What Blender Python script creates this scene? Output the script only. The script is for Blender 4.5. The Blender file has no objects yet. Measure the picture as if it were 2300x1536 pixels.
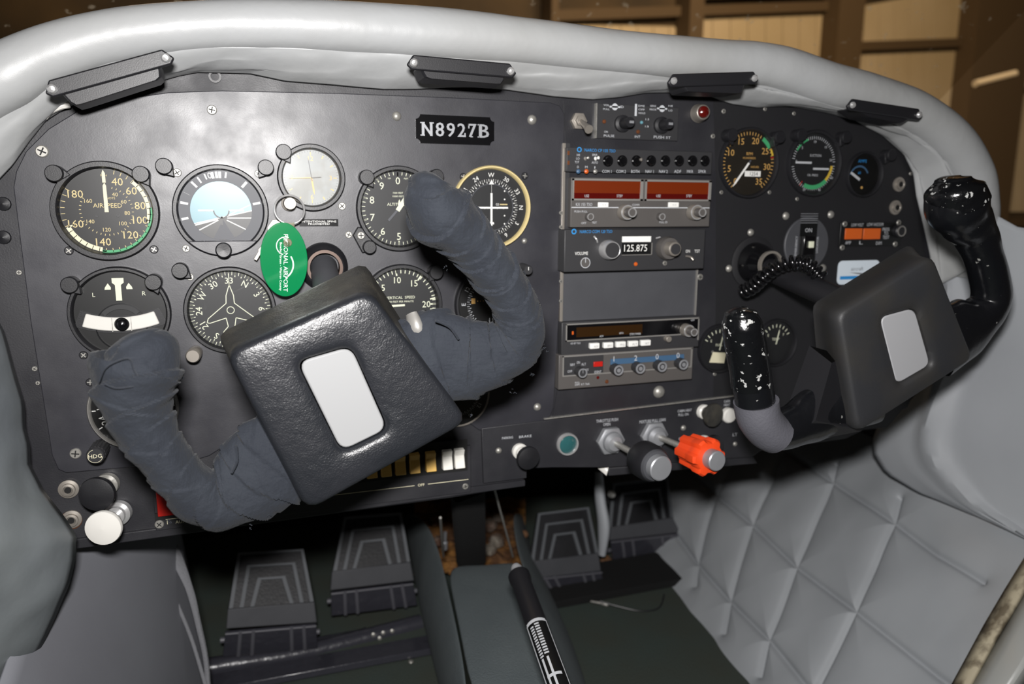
import bpy, math, random
import numpy as np
from mathutils import Vector, Matrix, noise
random.seed(7)
SC = bpy.context.scene
COL = SC.collection
rad = math.radians
# ------------------------------------------------------------------ camera
FPX, D, CZ = 1700.0, .7297, .63
def _rot(rx, ry, rz):
    c, s = np.cos, np.sin
    Rx = np.array([[1,0,0],[0,c(rx),-s(rx)],[0,s(rx),c(rx)]])
    Ry = np.array([[c(ry),0,s(ry)],[0,1,0],[-s(ry),0,c(ry)]])
    Rz = np.array([[c(rz),-s(rz),0],[s(rz),c(rz),0],[0,0,1]])
    return Rz @ Rx @ Ry
R = _rot(.1823, -.336, .0058)
CP = np.array([0, -D, CZ])
def tow(p): return np.array([p[0], p[2], -p[1]])
ax_r, ax_d, ax_f = tow(R[0]), tow(R[1]), tow(R[2])
cam = bpy.data.cameras.new('camera'); camo = bpy.data.objects.new('camera', cam); COL.objects.link(camo)
m = Matrix.Identity(4)
for i in range(3):
    m[i][0], m[i][1], m[i][2], m[i][3] = ax_r[i], -ax_d[i], -ax_f[i], CP[i]
camo.matrix_world = m
cam.sensor_width = 36; cam.lens = FPX / 2300 * 36; cam.clip_start = .01; cam.clip_end = 100
cam.dof.use_dof = True; cam.dof.focus_distance = .62; cam.dof.aperture_fstop = 5.4
SC.camera = camo
# ------------------------------------------------------------------ world, lights, exposure
w = bpy.data.worlds.new('world'); SC.world = w; w.use_nodes = True
w.node_tree.nodes['Background'].inputs[0].default_value = (1, .8, .6, 1)
w.node_tree.nodes['Background'].inputs[1].default_value = .016
SC.view_settings.view_transform = 'Standard'; SC.view_settings.look = 'None'
SC.view_settings.exposure = 0; SC.view_settings.gamma = 1; SC.view_settings.use_curve_mapping = False
def area(name, loc, target, sx, sy, power, col):
    l = bpy.data.lights.new(name, 'AREA'); l.shape = 'RECTANGLE'; l.size = sx; l.size_y = sy; l.energy = power; l.color = col
    o = bpy.data.objects.new(name, l); COL.objects.link(o); o.location = loc
    o.rotation_euler = (Vector(target) - Vector(loc)).to_track_quat('-Z', 'Y').to_euler(); return o
up = -ax_d
fl = CP + up * .080 - ax_r * .012 - ax_f * .02
area('camera_flash', fl, fl + ax_f, .06, .035, 10.5, (1, .975, .96))
area('hangar_lamp', (3.2, 1.5, 4.4), (3.2, 6.6, 3.6), 3, 1.5, 700, (1, .80, .56))
area('hangar_lamp', (.2, 3.4, 2.1), (.2, 0, .8), 1.5, .6, 32, (1, .66, .34))
# ------------------------------------------------------------------ picture <-> place
def ray(x, y): return tow(R.T @ np.array([(x-1150)/FPX, (y-768)/FPX, 1.0]))
def G(px, py, h=0.):
    d = ray(px, py); t = (-h - CP[1]) / d[1]; p = CP + d*t
    return (p[0], p[2])
def P3(px, py, Y=0.):
    d = ray(px, py); t = (Y - CP[1]) / d[1]; return CP + d*t
def Pz(px, py, z=0.):
    d = ray(px, py); t = (z - CP[2]) / d[2]; return CP + d*t
def Ppl(px, py, p0, n):
    d = ray(px, py); t = np.dot(np.array(p0)-CP, n) / np.dot(d, n); return CP + d*t
def dep(p): return float(np.dot(np.array(p) - CP, ax_f))
def S(px, py, n, h=0.): return n * dep(P3(px, py, -h)) / FPX
def fith(base, face):
    bx, bz = G(*base); best = (9, 0)
    for i in range(0, 240):
        h = i * .001; x, z = G(face[0], face[1], h); e = (x-bx)**2 + (z-bz)**2
        if e < best[0]: best = (e, h)
    return best[1]
# ------------------------------------------------------------------ materials
def lin(c):
    if isinstance(c, str): c = [int(c[i:i+2], 16)/255 for i in (0, 2, 4)]
    return tuple(x/12.92 if x <= .04045 else ((x+.055)/1.055)**2.4 for x in c) + (1,)
MT = {}
def mat(name, col, rough=.5, metal=0., bump=None, spec=.5, mottle=None, emit=0, coat=0, rmot=None, sheen=0):
    mt = bpy.data.materials.new(name); mt.use_nodes = True; nt = mt.node_tree; b = nt.nodes['Principled BSDF']
    c = lin(col); b.inputs['Base Color'].default_value = c; b.inputs['Roughness'].default_value = rough
    b.inputs['Metallic'].default_value = metal; b.inputs['Specular IOR Level'].default_value = spec
    if coat: b.inputs['Coat Weight'].default_value = coat; b.inputs['Coat Roughness'].default_value = .12
    if sheen: b.inputs['Sheen Weight'].default_value = sheen
    if emit: b.inputs['Emission Color'].default_value = c; b.inputs['Emission Strength'].default_value = emit
    tc = None
    if bump or mottle or rmot: tc = nt.nodes.new('ShaderNodeTexCoord')
    def tex(kind, scale, detail=4):
        if kind == 'voronoi':
            t = nt.nodes.new('ShaderNodeTexVoronoi'); t.feature = 'SMOOTH_F1'; t.inputs['Scale'].default_value = scale
            nt.links.new(tc.outputs['Object'], t.inputs['Vector']); return t.outputs['Distance']
        if kind == 'weave':
            o = []
            for d in ('X', 'Z'):
                t = nt.nodes.new('ShaderNodeTexWave'); t.bands_direction = d; t.inputs['Scale'].default_value = scale
                t.inputs['Distortion'].default_value = 1.5; nt.links.new(tc.outputs['Object'], t.inputs['Vector']); o.append(t.outputs['Fac'])
            a = nt.nodes.new('ShaderNodeMath'); a.operation = 'MULTIPLY'
            nt.links.new(o[0], a.inputs[0]); nt.links.new(o[1], a.inputs[1]); return a.outputs[0]
        t = nt.nodes.new('ShaderNodeTexNoise'); t.inputs['Scale'].default_value = scale; t.inputs['Detail'].default_value = detail
        nt.links.new(tc.outputs['Object'], t.inputs['Vector']); return t.outputs['Fac']
    if mottle:                                    # (second colour, scale, low, high)
        r = nt.nodes.new('ShaderNodeMapRange'); r.inputs[1].default_value = mottle[2]; r.inputs[2].default_value = mottle[3]
        nt.links.new(tex('noise', mottle[1], 6), r.inputs[0])
        x = nt.nodes.new('ShaderNodeMix'); x.data_type = 'RGBA'; nt.links.new(r.outputs[0], x.inputs[0])
        x.inputs[6].default_value = c; x.inputs[7].default_value = lin(mottle[0]); nt.links.new(x.outputs[2], b.inputs['Base Color'])
    if rmot:                                      # (low rough, high rough, scale)
        r = nt.nodes.new('ShaderNodeMapRange'); r.inputs[1].default_value = .35; r.inputs[2].default_value = .65
        r.inputs[3].default_value = rmot[0]; r.inputs[4].default_value = rmot[1]
        nt.links.new(tex('noise', rmot[2], 5), r.inputs[0]); nt.links.new(r.outputs[0], b.inputs['Roughness'])
    if bump:
        prev = None
        for kind, sc, dist in bump:
            n = nt.nodes.new('ShaderNodeBump'); n.inputs['Distance'].default_value = dist; n.inputs['Strength'].default_value = 1
            nt.links.new(tex(kind, sc), n.inputs['Height'])
            if prev: nt.links.new(prev, n.inputs['Normal'])
            prev = n.outputs[0]
        nt.links.new(prev, b.inputs['Normal'])
    MT[name] = mt; return mt
mat('plate_black', '26262b', .4, spec=.65, bump=[('noise', 900, .00003), ('noise', 60, .0001)], mottle=('303036', 14, .35, .7), rmot=(.37, .46, 30))
mat('base_black', '242428', .46, bump=[('noise', 700, .0001)], rmot=(.4, .6, 20))
mat('matte_black', '17171a', .6, bump=[('noise', 500, .0001)])
mat('gloss_black', '0c0c0e', .18, coat=.5)
mat('plastic_black', '1c1c1f', .42, bump=[('noise', 1200, .00006)])
mat('dial_black', '1b1c1e', .5); mat('dial_dark', '0c0d0e', .4)
mat('bank_grey', '4a4c52', .5); mat('dial_brown', '1c1812', .5)
mat('white', 'e8e8e4', .5); mat('ivory', 'dcd6b8', .5); mat('cream', 'cdbb86', .5); mat('amber', 'c49a58', .5)
mat('lume', 'd9dcc4', .5); mat('print', 'b9bcc0', .5); mat('print_dim', '707276', .5)
mat('blue_print', '2a86c8', .5); mat('sky', '5f8f9b', .35); mat('slate', '3b5a78', .5)
mat('green_arc', '3f9a66', .5); mat('yellow', 'c8a93c', .5); mat('red', 'b01c14', .4); mat('dark_red', '520d0a', .15, coat=.6)
mat('orange_screen', '6e2606', .35); mat('orange', 'e8481c', .42, bump=[('noise', 60, .0001)]); mat('orange_lamp', 'c4581a', .4)
mat('chrome', 'd4d4d4', .26, .65); mat('steel', 'b0aea8', .36, .6, rmot=(.25, .45, 300)); mat('alu', '9fa1a5', .42, .5)
mat('screw_steel', 'a09e98', .45, .6); mat('nickel', '98928a', .4, .55)
mat('white_enamel', 'd8d6d0', .3); mat('glare_dial', 'b9bdbd', .55, mottle=('a4a8a8', 30, .3, .7))
mat('radio_grey', '504d4b', .5); mat('radio_dark', '2e2e30', .5); mat('frame_grey', '8c8a86', .4, .3); mat('blank_grey', '3d3e42', .55, mottle=('46474b', 18, .3, .7))
mat('brass_screw', '8a5638', .4, .7)
VB = [('noise', 1600, .00005), ('noise', 14, .0025)]
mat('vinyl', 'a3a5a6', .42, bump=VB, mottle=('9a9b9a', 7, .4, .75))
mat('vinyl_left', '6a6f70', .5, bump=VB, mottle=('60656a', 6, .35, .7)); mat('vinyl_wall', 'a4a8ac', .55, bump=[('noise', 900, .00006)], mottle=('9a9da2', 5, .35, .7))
mat('vinyl_quilt', 'a8acb0', .5, bump=[('noise', 900, .00006)], mottle=('9ca0a4', 6, .35, .7))
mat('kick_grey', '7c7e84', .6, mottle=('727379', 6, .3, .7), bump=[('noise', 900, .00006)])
mat('tan_edge', 'b0a68e', .8, mottle=('6a604e', 45, .45, .6)); mat('frame_paint', 'a9aba8', .4, mottle=('2a3034', 12, .72, .76))
mat('leather', '1c1e22', .34, bump=[('voronoi', 1000, .00016), ('noise', 1500, .0001), ('noise', 130, .0005)], mottle=('232428', 25, .4, .75))
mat('leather_old', '2c2b29', .5, bump=[('voronoi', 900, .0003), ('noise', 90, .001)], mottle=('423f38', 40, .4, .7))
mat('pad_plain', '2b2c2f', .55, bump=[('noise', 1200, .0001)], mottle=('35332f', 16, .4, .75))
mat('tape_cloth', '1a1f28', .85, bump=[('weave', 330, .00012), ('noise', 260, .0006), ('noise', 70, .0022)], mottle=('22272f', 30, .4, .7), sheen=.05)
mat('grey_tape', '55555c', .7, bump=[('noise', 400, .0004)])
mat('emblem_white', '8f9091', .35); mat('emblem_grey', 'a2a3a6', .45)
mat('chipped', '0d0e10', .22, bump=[('noise', 160, .0008)], mottle=('b9bab8', 150, .63, .66), coat=.4)
mat('yoke_black', '101114', .28, coat=.3, bump=[('noise', 70, .0008)], mottle=('9a9a96', 120, .70, .715))
mat('carpet', '50585b', .95, bump=[('noise', 600, .0012)], mottle=('5c6466', 12, .3, .7))
mat('floor_mat', '3a443f', .8, bump=[('noise', 300, .0008)], mottle=('3c4038', 9, .35, .7))
mat('pedal_black', '151518', .5, bump=[('noise', 300, .0003)], mottle=('202024', 18, .4, .7)); mat('firewall', '2e282a', .8); mat('rib_grey', '56565c', .4); mat('pedal_ridge', '55585c', .6); mat('pedal_gloss', '35353c', .3, coat=.5, bump=[('noise', 60, .0015)])
mat('rust', '6a4a30', .8, bump=[('noise', 60, .01)], mottle=('a8763c', 22, .42, .6)); mat('foil', '8a8378', .5, .4, bump=[('noise', 40, .01)], mottle=('5a3a2c', 22, .4, .6))
mat('void', '050506', .9)
mat('hangar_tan', 'b0a088', .8, mottle=('9f8e70', .8, .3, .7)); mat('hangar_brown', '4a3a26', .8); mat('hangar_dark', '2e2418', .9, mottle=('4a3a24', 1.2, .4, .7))
mat('sticker', 'd0dbe4', .4); mat('hole', '030303', .7); mat('seam', '5a5c60', .8); mat('fuzz', '77787c', .95, bump=[('noise', 400, .001)])
mat('gold_warm_light', 'e8bc66', .35); mat('white_rocker', 'e4e2da', .35)  # gold also colours the clock hands; on rockers it imitates warm light
def trans(name, tint, gloss_rough, ior=1.5, refl=1., dust=None):
    mt = bpy.data.materials.new(name); mt.use_nodes = True; nt = mt.node_tree; nt.nodes.clear()
    o = nt.nodes.new('ShaderNodeOutputMaterial'); t = nt.nodes.new('ShaderNodeBsdfTransparent'); g = nt.nodes.new('ShaderNodeBsdfGlossy')
    t.inputs[0].default_value = tint; g.inputs['Roughness'].default_value = gloss_rough; g.inputs[0].default_value = (refl, refl, refl, 1)
    f = nt.nodes.new('ShaderNodeFresnel'); ge = nt.nodes.new('ShaderNodeNewGeometry'); mr = nt.nodes.new('ShaderNodeMapRange'); mr.inputs[3].default_value = ior; mr.inputs[4].default_value = 1/ior
    nt.links.new(ge.outputs['Backfacing'], mr.inputs[0]); nt.links.new(mr.outputs[0], f.inputs[0]); mx = nt.nodes.new('ShaderNodeMixShader')
    nt.links.new(f.outputs[0], mx.inputs[0]); nt.links.new(t.outputs[0], mx.inputs[1]); nt.links.new(g.outputs[0], mx.inputs[2]); last = mx
    if dust:
        tc = nt.nodes.new('ShaderNodeTexCoord'); n = nt.nodes.new('ShaderNodeTexNoise'); n.inputs['Scale'].default_value = dust[0]; n.inputs['Detail'].default_value = 3
        nt.links.new(tc.outputs['Object'], n.inputs['Vector']); r = nt.nodes.new('ShaderNodeMapRange')
        r.inputs[1].default_value = dust[1]; r.inputs[2].default_value = dust[1] + .06; r.inputs[3].default_value = dust[3]; r.inputs[4].default_value = dust[2]
        nt.links.new(n.outputs['Fac'], r.inputs[0]); d = nt.nodes.new('ShaderNodeBsdfDiffuse'); d.inputs[0].default_value = (.5, .42, .3, 1)
        m2 = nt.nodes.new('ShaderNodeMixShader'); nt.links.new(r.outputs[0], m2.inputs[0]); nt.links.new(mx.outputs[0], m2.inputs[1]); nt.links.new(d.outputs[0], m2.inputs[2]); last = m2
    nt.links.new(last.outputs[0], o.inputs[0]); MT[name] = mt
trans('glass', (.97, .97, .97, 1), .03)
trans('dusty_glass', (.93, .93, .93, 1), .12, dust=(40, .5, .10, .03))
trans('windscreen_glass', (.8, .76, .68, 1), .05, dust=(55, .66, .35, .0))
gp = mat('green_plastic', '08804a', .12, coat=.5); gp.node_tree.nodes['Principled BSDF'].inputs['Alpha'].default_value = .82
trans('red_lens', (.3, .01, .01, 1), .1); trans('teal_lens', (.16, .42, .42, 1), .05)
trans('clear_plastic', (.75, .8, .78, 1), .1, refl=.9, dust=(200, .45, .3, .1))
# ------------------------------------------------------------------ mesh builder: x right, z up, h out of the panel (world -Y)
TX = {}
def glyphs(s):
    if s not in TX:
        c = bpy.data.curves.new('t', 'FONT'); c.body = s; c.resolution_u = 2; c.size = 1
        o = bpy.data.objects.new('t', c); me = bpy.data.meshes.new_from_object(o)
        v = [(q.co.x, q.co.y) for q in me.vertices]; f = [tuple(p.vertices) for p in me.polygons]
        bpy.data.objects.remove(o); bpy.data.curves.remove(c); bpy.data.meshes.remove(me)
        if v:
            x0, x1 = min(q[0] for q in v), max(q[0] for q in v); y0, y1 = min(q[1] for q in v), max(q[1] for q in v)
            v = [((a-(x0+x1)/2)/.69, (b-(y0+y1)/2)/.69) for a, b in v]
        TX[s] = (v, f)
    return TX[s]
def teardrop(cx, cz, r, ang, L=1.7, n=20):
    o = []
    for i in range(n):
        a = ang + rad(55) + (2*math.pi - rad(110)) * i/(n-1); o.append((cx + r*math.sin(a), cz + r*math.cos(a)))
    o.append((cx + L*r*math.sin(ang), cz + L*r*math.cos(ang))); return o
def rrect(x0, x1, z0, z1, r, n=4):
    o = []
    for cx, cz, a0 in ((x1-r, z1-r, 0), (x1-r, z0+r, 90), (x0+r, z0+r, 180), (x0+r, z1-r, 270)):
        for i in range(n+1):
            a = rad(a0 + 90*i/n); o.append((cx + r*math.sin(a), cz + r*math.cos(a)))
    return o
class B:
    def __init__(s): s.v = []; s.f = []; s.m = []
    def add(s, v, f, m=0):
        k = len(s.v); s.v += [tuple(map(float, q)) for q in v]; s.f += [tuple(k+i for i in q) for q in f]; s.m += [m]*len(f); return s
    def lathe3(s, o, ax, prof, n=28, m=0):
        o = Vector(o); ax = Vector(ax).normalized(); u = ax.cross(Vector((0, 0, 1)))
        if u.length < .1: u = Vector((1, 0, 0))
        u.normalize(); w_ = ax.cross(u); v = []; f = []
        for r, h in prof:
            for i in range(n):
                a = 2*math.pi*i/n; v.append(o + ax*h + (u*math.cos(a) + w_*math.sin(a))*max(r, 1e-5))
        for j in range(len(prof)-1):
            for i in range(n): f.append((j*n+i, j*n+(i+1) % n, (j+1)*n+(i+1) % n, (j+1)*n+i))
        if prof[0][0] > 1e-5: f.append(tuple(range(n))[::-1])
        if prof[-1][0] > 1e-5: f.append(tuple((len(prof)-1)*n+i for i in range(n)))
        return s.add(v, f, m)
    def lathe(s, x, z, prof, n=28, m=0, cap=True):
        return s.lathe3((x, 0, z), (0, -1, 0), prof, n, m)
    def ring(s, x, z, prof, n=48, m=0):          # closed profile
        k = len(prof); v = []; f = []
        for r, h in prof:
            for i in range(n):
                a = 2*math.pi*i/n; v.append((x + r*math.sin(a), -h, z + r*math.cos(a)))
        for j in range(k):
            for i in range(n): f.append((j*n+i, ((j+1) % k)*n+i, ((j+1) % k)*n+(i+1) % n, j*n+(i+1) % n))
        return s.add(v, f, m)
    def prism(s, o, h0, h1, m=0, inset=0):
        n = len(o); cx = sum(p[0] for p in o)/n; cz = sum(p[1] for p in o)/n
        k = 1 - inset
        v = [(x, -h0, z) for x, z in o] + [(cx+(x-cx)*k, -h1, cz+(z-cz)*k) for x, z in o]
        a = sum(o[i][0]*o[(i+1) % n][1] - o[(i+1) % n][0]*o[i][1] for i in range(n))
        f = [(i, (i+1) % n, n+(i+1) % n, n+i) for i in range(n)] + [tuple(range(n, 2*n)), tuple(range(n))[::-1]]
        if a < 0: f = [q[::-1] for q in f]
        return s.add(v, f, m)
    def box(s, x0, x1, z0, z1, h0, h1, m=0): return s.prism([(x0, z0), (x1, z0), (x1, z1), (x0, z1)], h0, h1, m)
    def flat(s, o, h, m=0):
        n = len(o); a = sum(o[i][0]*o[(i+1) % n][1] - o[(i+1) % n][0]*o[i][1] for i in range(n))
        f = tuple(range(n)) if a > 0 else tuple(range(n))[::-1]
        return s.add([(x, -h, z) for x, z in o], [f], m)
    def rect(s, x0, x1, z0, z1, h, m=0): return s.flat([(x0, z0), (x1, z0), (x1, z1), (x0, z1)], h, m)
    def text(s, t, x, z, h, size, rot=0, sx=1., m=0, width=None):
        v, f = glyphs(t)
        if not v: return s
        if width:
            ww = max(q[0] for q in v)-min(q[0] for q in v); sx = width/(ww*size)
        c, n = math.cos(rot), math.sin(rot)
        return s.add([(x + (a*sx*c - b*n)*size, -h, z + (a*sx*n + b*c)*size) for a, b in v], f, m)
    def band(s, x, z, r0, r1, a0, a1, h, m=0, n=24):
        v = []
        for i in range(n+1):
            a = rad(a0 + (a1-a0)*i/n); v += [(x+r0*math.sin(a), -h, z+r0*math.cos(a)), (x+r1*math.sin(a), -h, z+r1*math.cos(a))]
        return s.add(v, [(2*i, 2*i+2, 2*i+3, 2*i+1) for i in range(n)], m)
    def tick(s, x, z, a, r0, r1, w_, h, m=0, w2=None):
        a = rad(a); dx, dz = math.sin(a), math.cos(a); w2 = w_ if w2 is None else w2
        return s.flat([(x+dx*r0-dz*w_/2, z+dz*r0+dx*w_/2), (x+dx*r0+dz*w_/2, z+dz*r0-dx*w_/2), (x+dx*r1+dz*w2/2, z+dz*r1-dx*w2/2), (x+dx*r1-dz*w2/2, z+dz*r1+dx*w2/2)], h, m)
    def seg(s, a, b, w_, h, m=0):
        dx, dz = b[0]-a[0], b[1]-a[1]; L = math.hypot(dx, dz) or 1; dx, dz = dx/L*w_/2, dz/L*w_/2
        return s.flat([(a[0]-dz, a[1]+dx), (a[0]+dz, a[1]-dx), (b[0]+dz, b[1]-dx), (b[0]-dz, b[1]+dx)], h, m)
    def sweep(s, pts, ab, side=None, n=24, m=0, sub=6, fn=None, sq=2.):
        """smooth tube through pts; ab = (half width, half depth); side = fixed depth axis"""
        P = [Vector(p) for p in pts]; Q = []; W = []; k = len(P)
        for i in range(k-1):
            p0, p1, p2, p3 = P[max(i-1, 0)], P[i], P[i+1], P[min(i+2, k-1)]
            for j in range(sub):
                t = j/sub; Q.append(.5*((2*p1)+(p2-p0)*t+(2*p0-5*p1+4*p2-p3)*t*t+(3*p1-p0-3*p2+p3)*t**3))
                e = t*t*(3-2*t); W.append([ab[i][q]*(1-e)+ab[i+1][q]*e for q in (0, 1)])
        Q.append(P[-1]); W.append(list(ab[-1])); K = len(Q); v = []; f = []; L = 0; nrm = None
        for i in range(K):
            T = (Q[min(i+1, K-1)]-Q[max(i-1, 0)]).normalized()
            if i: L += (Q[i]-Q[i-1]).length
            if side is not None:
                d = Vector(side); d = (d - T*d.dot(T)).normalized()
            else:
                d = nrm if nrm is not None else (Vector((0, 0, 1)) if abs(T.z) < .9 else Vector((1, 0, 0)))
                d = (d - T*d.dot(T)).normalized(); nrm = d
            e = T.cross(d)
            for j in range(n):
                a = 2*math.pi*j/n; ca, sa = math.cos(a), math.sin(a)
                if sq != 2.: ca = math.copysign(abs(ca)**(2/sq), ca); sa = math.copysign(abs(sa)**(2/sq), sa)
                g = 1 if fn is None else fn(L, a)
                v.append(Q[i] + e*ca*W[i][0]*g + d*sa*W[i][1]*g)
        for i in range(K-1):
            for j in range(n): f.append((i*n+j, i*n+(j+1) % n, (i+1)*n+(j+1) % n, (i+1)*n+j))
        f += [tuple(range(n))[::-1], tuple((K-1)*n+j for j in range(n))]
        return s.add(v, f, m)
    def grid(s, pts, m=0):                       # pts[row][col]
        r, c = len(pts), len(pts[0])
        return s.add([p for row in pts for p in row], [(i*c+j, i*c+j+1, (i+1)*c+j+1, (i+1)*c+j) for i in range(r-1) for j in range(c-1)], m)
def wloc(o):
    v = Vector((0, 0, 0))
    while o: v += Vector(o.location); o = o.parent
    return v
def obj(name, b, mats, parent=None, bevel=0, angle=35, loc=None, kind=None, label=None, solid=0, smooth=True, sub=0):
    me = bpy.data.meshes.new(name); off = wloc(parent) if parent else Vector((0, 0, 0))
    if loc is not None: off = Vector(loc)
    me.from_pydata([(x-off.x, y-off.y, z-off.z) for x, y, z in b.v], [], b.f)
    for k in (mats if isinstance(mats, (list, tuple)) else [mats]): me.materials.append(MT[k])
    for i, p in enumerate(me.polygons): p.material_index = b.m[i]; p.use_smooth = smooth
    if smooth: me.set_sharp_from_angle(angle=rad(angle))
    o = bpy.data.objects.new(name, me); COL.objects.link(o)
    if parent: o.parent = parent
    elif loc is not None: o.location = loc
    if bevel:
        q = o.modifiers.new('bevel', 'BEVEL'); q.width = bevel; q.segments = 2; q.limit_method = 'ANGLE'; q.angle_limit = rad(40)
    if solid:
        q = o.modifiers.new('solid', 'SOLIDIFY'); q.thickness = solid; q.offset = 0
    if sub:
        q = o.modifiers.new('sub', 'SUBSURF'); q.levels = sub; q.render_levels = sub
    if kind: o['kind'] = kind
    if label: o['label'] = label
    return o
def thing(name, label, cat, loc, group=None):
    o = bpy.data.objects.new(name, None); COL.objects.link(o); o.location = loc; o.empty_display_size = .01
    return tag(o, label, cat, group)
def tag(o, label, cat, group=None):
    o['label'] = label; o['category'] = cat
    if group: o['group'] = group
    return o
def part(name, src, parent, x, z, h=0):          # another copy of a small mesh on the panel
    o = src.copy(); COL.objects.link(o); o.parent = parent; o.location = Vector((x, -h, z)) - wloc(parent); return o
def proto(name, b, mt, **k):                     # a mesh kept only as data
    o = obj(name, b, mt, **k); COL.objects.unlink(o); return o
# ================================================================== SETTING
def setting(name, b, mt, **k): return obj(name, b, mt, kind='structure', **k)
# footwell floor, tunnel and side walls
setting('floor', B().box(-.35, 1.2, -.03, 0, 1.2, -.75), 'floor_mat')
b = B(); b.grid([[(-.4, .74, z), (1.2, .74, z)] for z in (0, .36, .72)]); setting('wall_front', b, 'firewall', solid=.01)      # firewall
# quilted right side wall
q0 = np.array([.645, .245, .0]); q1 = np.array([.61, .02, .0]); q2 = np.array([.86, .02, .24])
qn = np.cross(q1-q0, q2-q0); qn /= np.linalg.norm(qn)
if np.dot(qn, CP-q0) < 0: qn = -qn
eu = (q1-q0)/np.linalg.norm(q1-q0); ev = np.cross(qn, eu); 
if ev[2] < 0: ev = -ev
def onq(x, y): p = Ppl(x, y, q0, qn)-q0; return np.array([p@eu, p@ev])
seams = [[(1700, 965), (1808, 1042), (1871, 1084), (2009, 1175), (2106, 1248), (2209, 1309)],
 [(1500, 1020), (1610, 1114), (1690, 1179), (1789, 1274), (1923, 1374), (2106, 1519), (2200, 1590)],
 [(1510, 1190), (1541, 1232), (1566, 1267), (1640, 1351), (1732, 1442), (1808, 1536), (1880, 1610)],
 [(1640, 1050), (1606, 1118), (1568, 1255), (1562, 1316)], [(1775, 980), (1740, 1064), (1690, 1179), (1640, 1347), (1629, 1423)],
 [(1879, 1045), (1871, 1084), (1789, 1274), (1728, 1439), (1709, 1519)], [(2024, 1122), (2009, 1175), (1923, 1374), (1843, 1536), (1800, 1640)],
 [(2215, 1520), (2150, 1620)]]
SG = [(onq(*s[i]), onq(*s[i+1])) for s in seams for i in range(len(s)-1)]
nu, nv = 760, 420; us = np.linspace(-.55, .42, nu); vs = np.linspace(-.02, .44, nv); U, V = np.meshgrid(us, vs)
dm = np.full(U.shape, 9.)
for a, c in SG:
    dd = c-a; t = np.clip(((U-a[0])*dd[0]+(V-a[1])*dd[1])/(dd@dd), 0, 1); dm = np.minimum(dm, np.hypot(U-a[0]-t*dd[0], V-a[1]-t*dd[1]))
dm = np.sqrt(dm**2+.0018**2); hgt = -.005*np.exp(-(dm/.0038)**2) + .008*(1-np.exp(-dm/.013))
rows = []
for i in range(nv):
    r = []
    for j in range(nu):
        p = q0 + eu*us[j] + ev*vs[i]; p = p + qn*(hgt[i, j] + .0035*noise.noise(Vector(p*14))); r.append(tuple(p))
    rows.append(r)
setting('wall_right', B().grid(rows), 'vinyl_quilt')
sk = [(.885, .0), (.925, .3), (.96, .74)]        # unseen fuselage skin and cowl deck, added to keep hangar light off the footwell
setting('wall_right', B().grid([[(x, y, z) for x, y in sk] for z in (.0, .3, .60)]), 'firewall', solid=.004)
setting('wall_left', B().grid([[(x, y, z) for x, y in ((-.30, -.1), (-.30, .3), (-.28, .74))] for z in (.0, .3, .66)]), 'firewall', solid=.004)
setting('light_block_deck', B().grid([[(.80, y, .60+.12*(y > .5)), (x, y, .60+.12*(y > .5))] for x, y in sk[0:1]+[(.905, .15), (.925, .3), (.96, .74)]]), 'firewall', solid=.004)  # unseen deck added to stop lamp light reaching the quilted wall
# upper right side lining, hanging over the quilted panel
sp, sn = np.array([.80, 0, 0]), np.array([-1, -.12, .10]); sn = sn/np.linalg.norm(sn)
edge_l = [(2225, 470), (2170, 520), (2120, 545), (2085, 560), (2070, 700), (2030, 850), (1990, 930), (1965, 985), (1962, 1020), (1985, 1062), (2060, 1105), (2110, 1122), (2200, 1158), (2300, 1198), (2440, 1262)]
edge_r = [(2600, 560), (2600, 600), (2600, 640), (2600, 700), (2600, 760), (2600, 850), (2600, 930), (2600, 1000), (2600, 1050), (2600, 1100), (2600, 1150), (2600, 1190), (2610, 1230), (2630, 1260), (2650, 1290)]
edge_m = [(2300, 512), (2300, 530), (2300, 560), (2300, 620), (2300, 720), (2290, 850), (2280, 930), (2270, 980), (2260, 1020), (2260, 1070), (2270, 1120), (2290, 1150), (2350, 1200), (2400, 1240), (2460, 1275)]
def resamp(pl, n):
    pl = np.array(pl, float); d = np.r_[0, np.cumsum(np.linalg.norm(np.diff(pl, axis=0), axis=1))]; t = np.linspace(0, d[-1], n)
    return np.stack([np.interp(t, d, pl[:, k]) for k in range(pl.shape[1])], 1)
A_, Bm, C_ = resamp(edge_l, 60), resamp(edge_m, 60), resamp(edge_r, 60); rows = []
for i in range(60):
    r = []
    for j in range(41):
        t = j/40; q = A_[i]*(1-2*t)+Bm[i]*2*t if t < .5 else Bm[i]*(2-2*t)+C_[i]*(2*t-1)
        p = Ppl(q[0], q[1], sp, sn); fo = math.exp(-((t-.22)/.05)**2)*.006*min(1, i/20) + math.exp(-((t-.12-.004*i)/.04)**2)*.008
        p = p + sn*(.012*min(1, j/5) + .010*noise.noise(Vector(p*9)) + fo); r.append(tuple(p))
    rows.append(r)
setting('trim_1', B().grid(rows), 'vinyl_wall', solid=.004)
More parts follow.
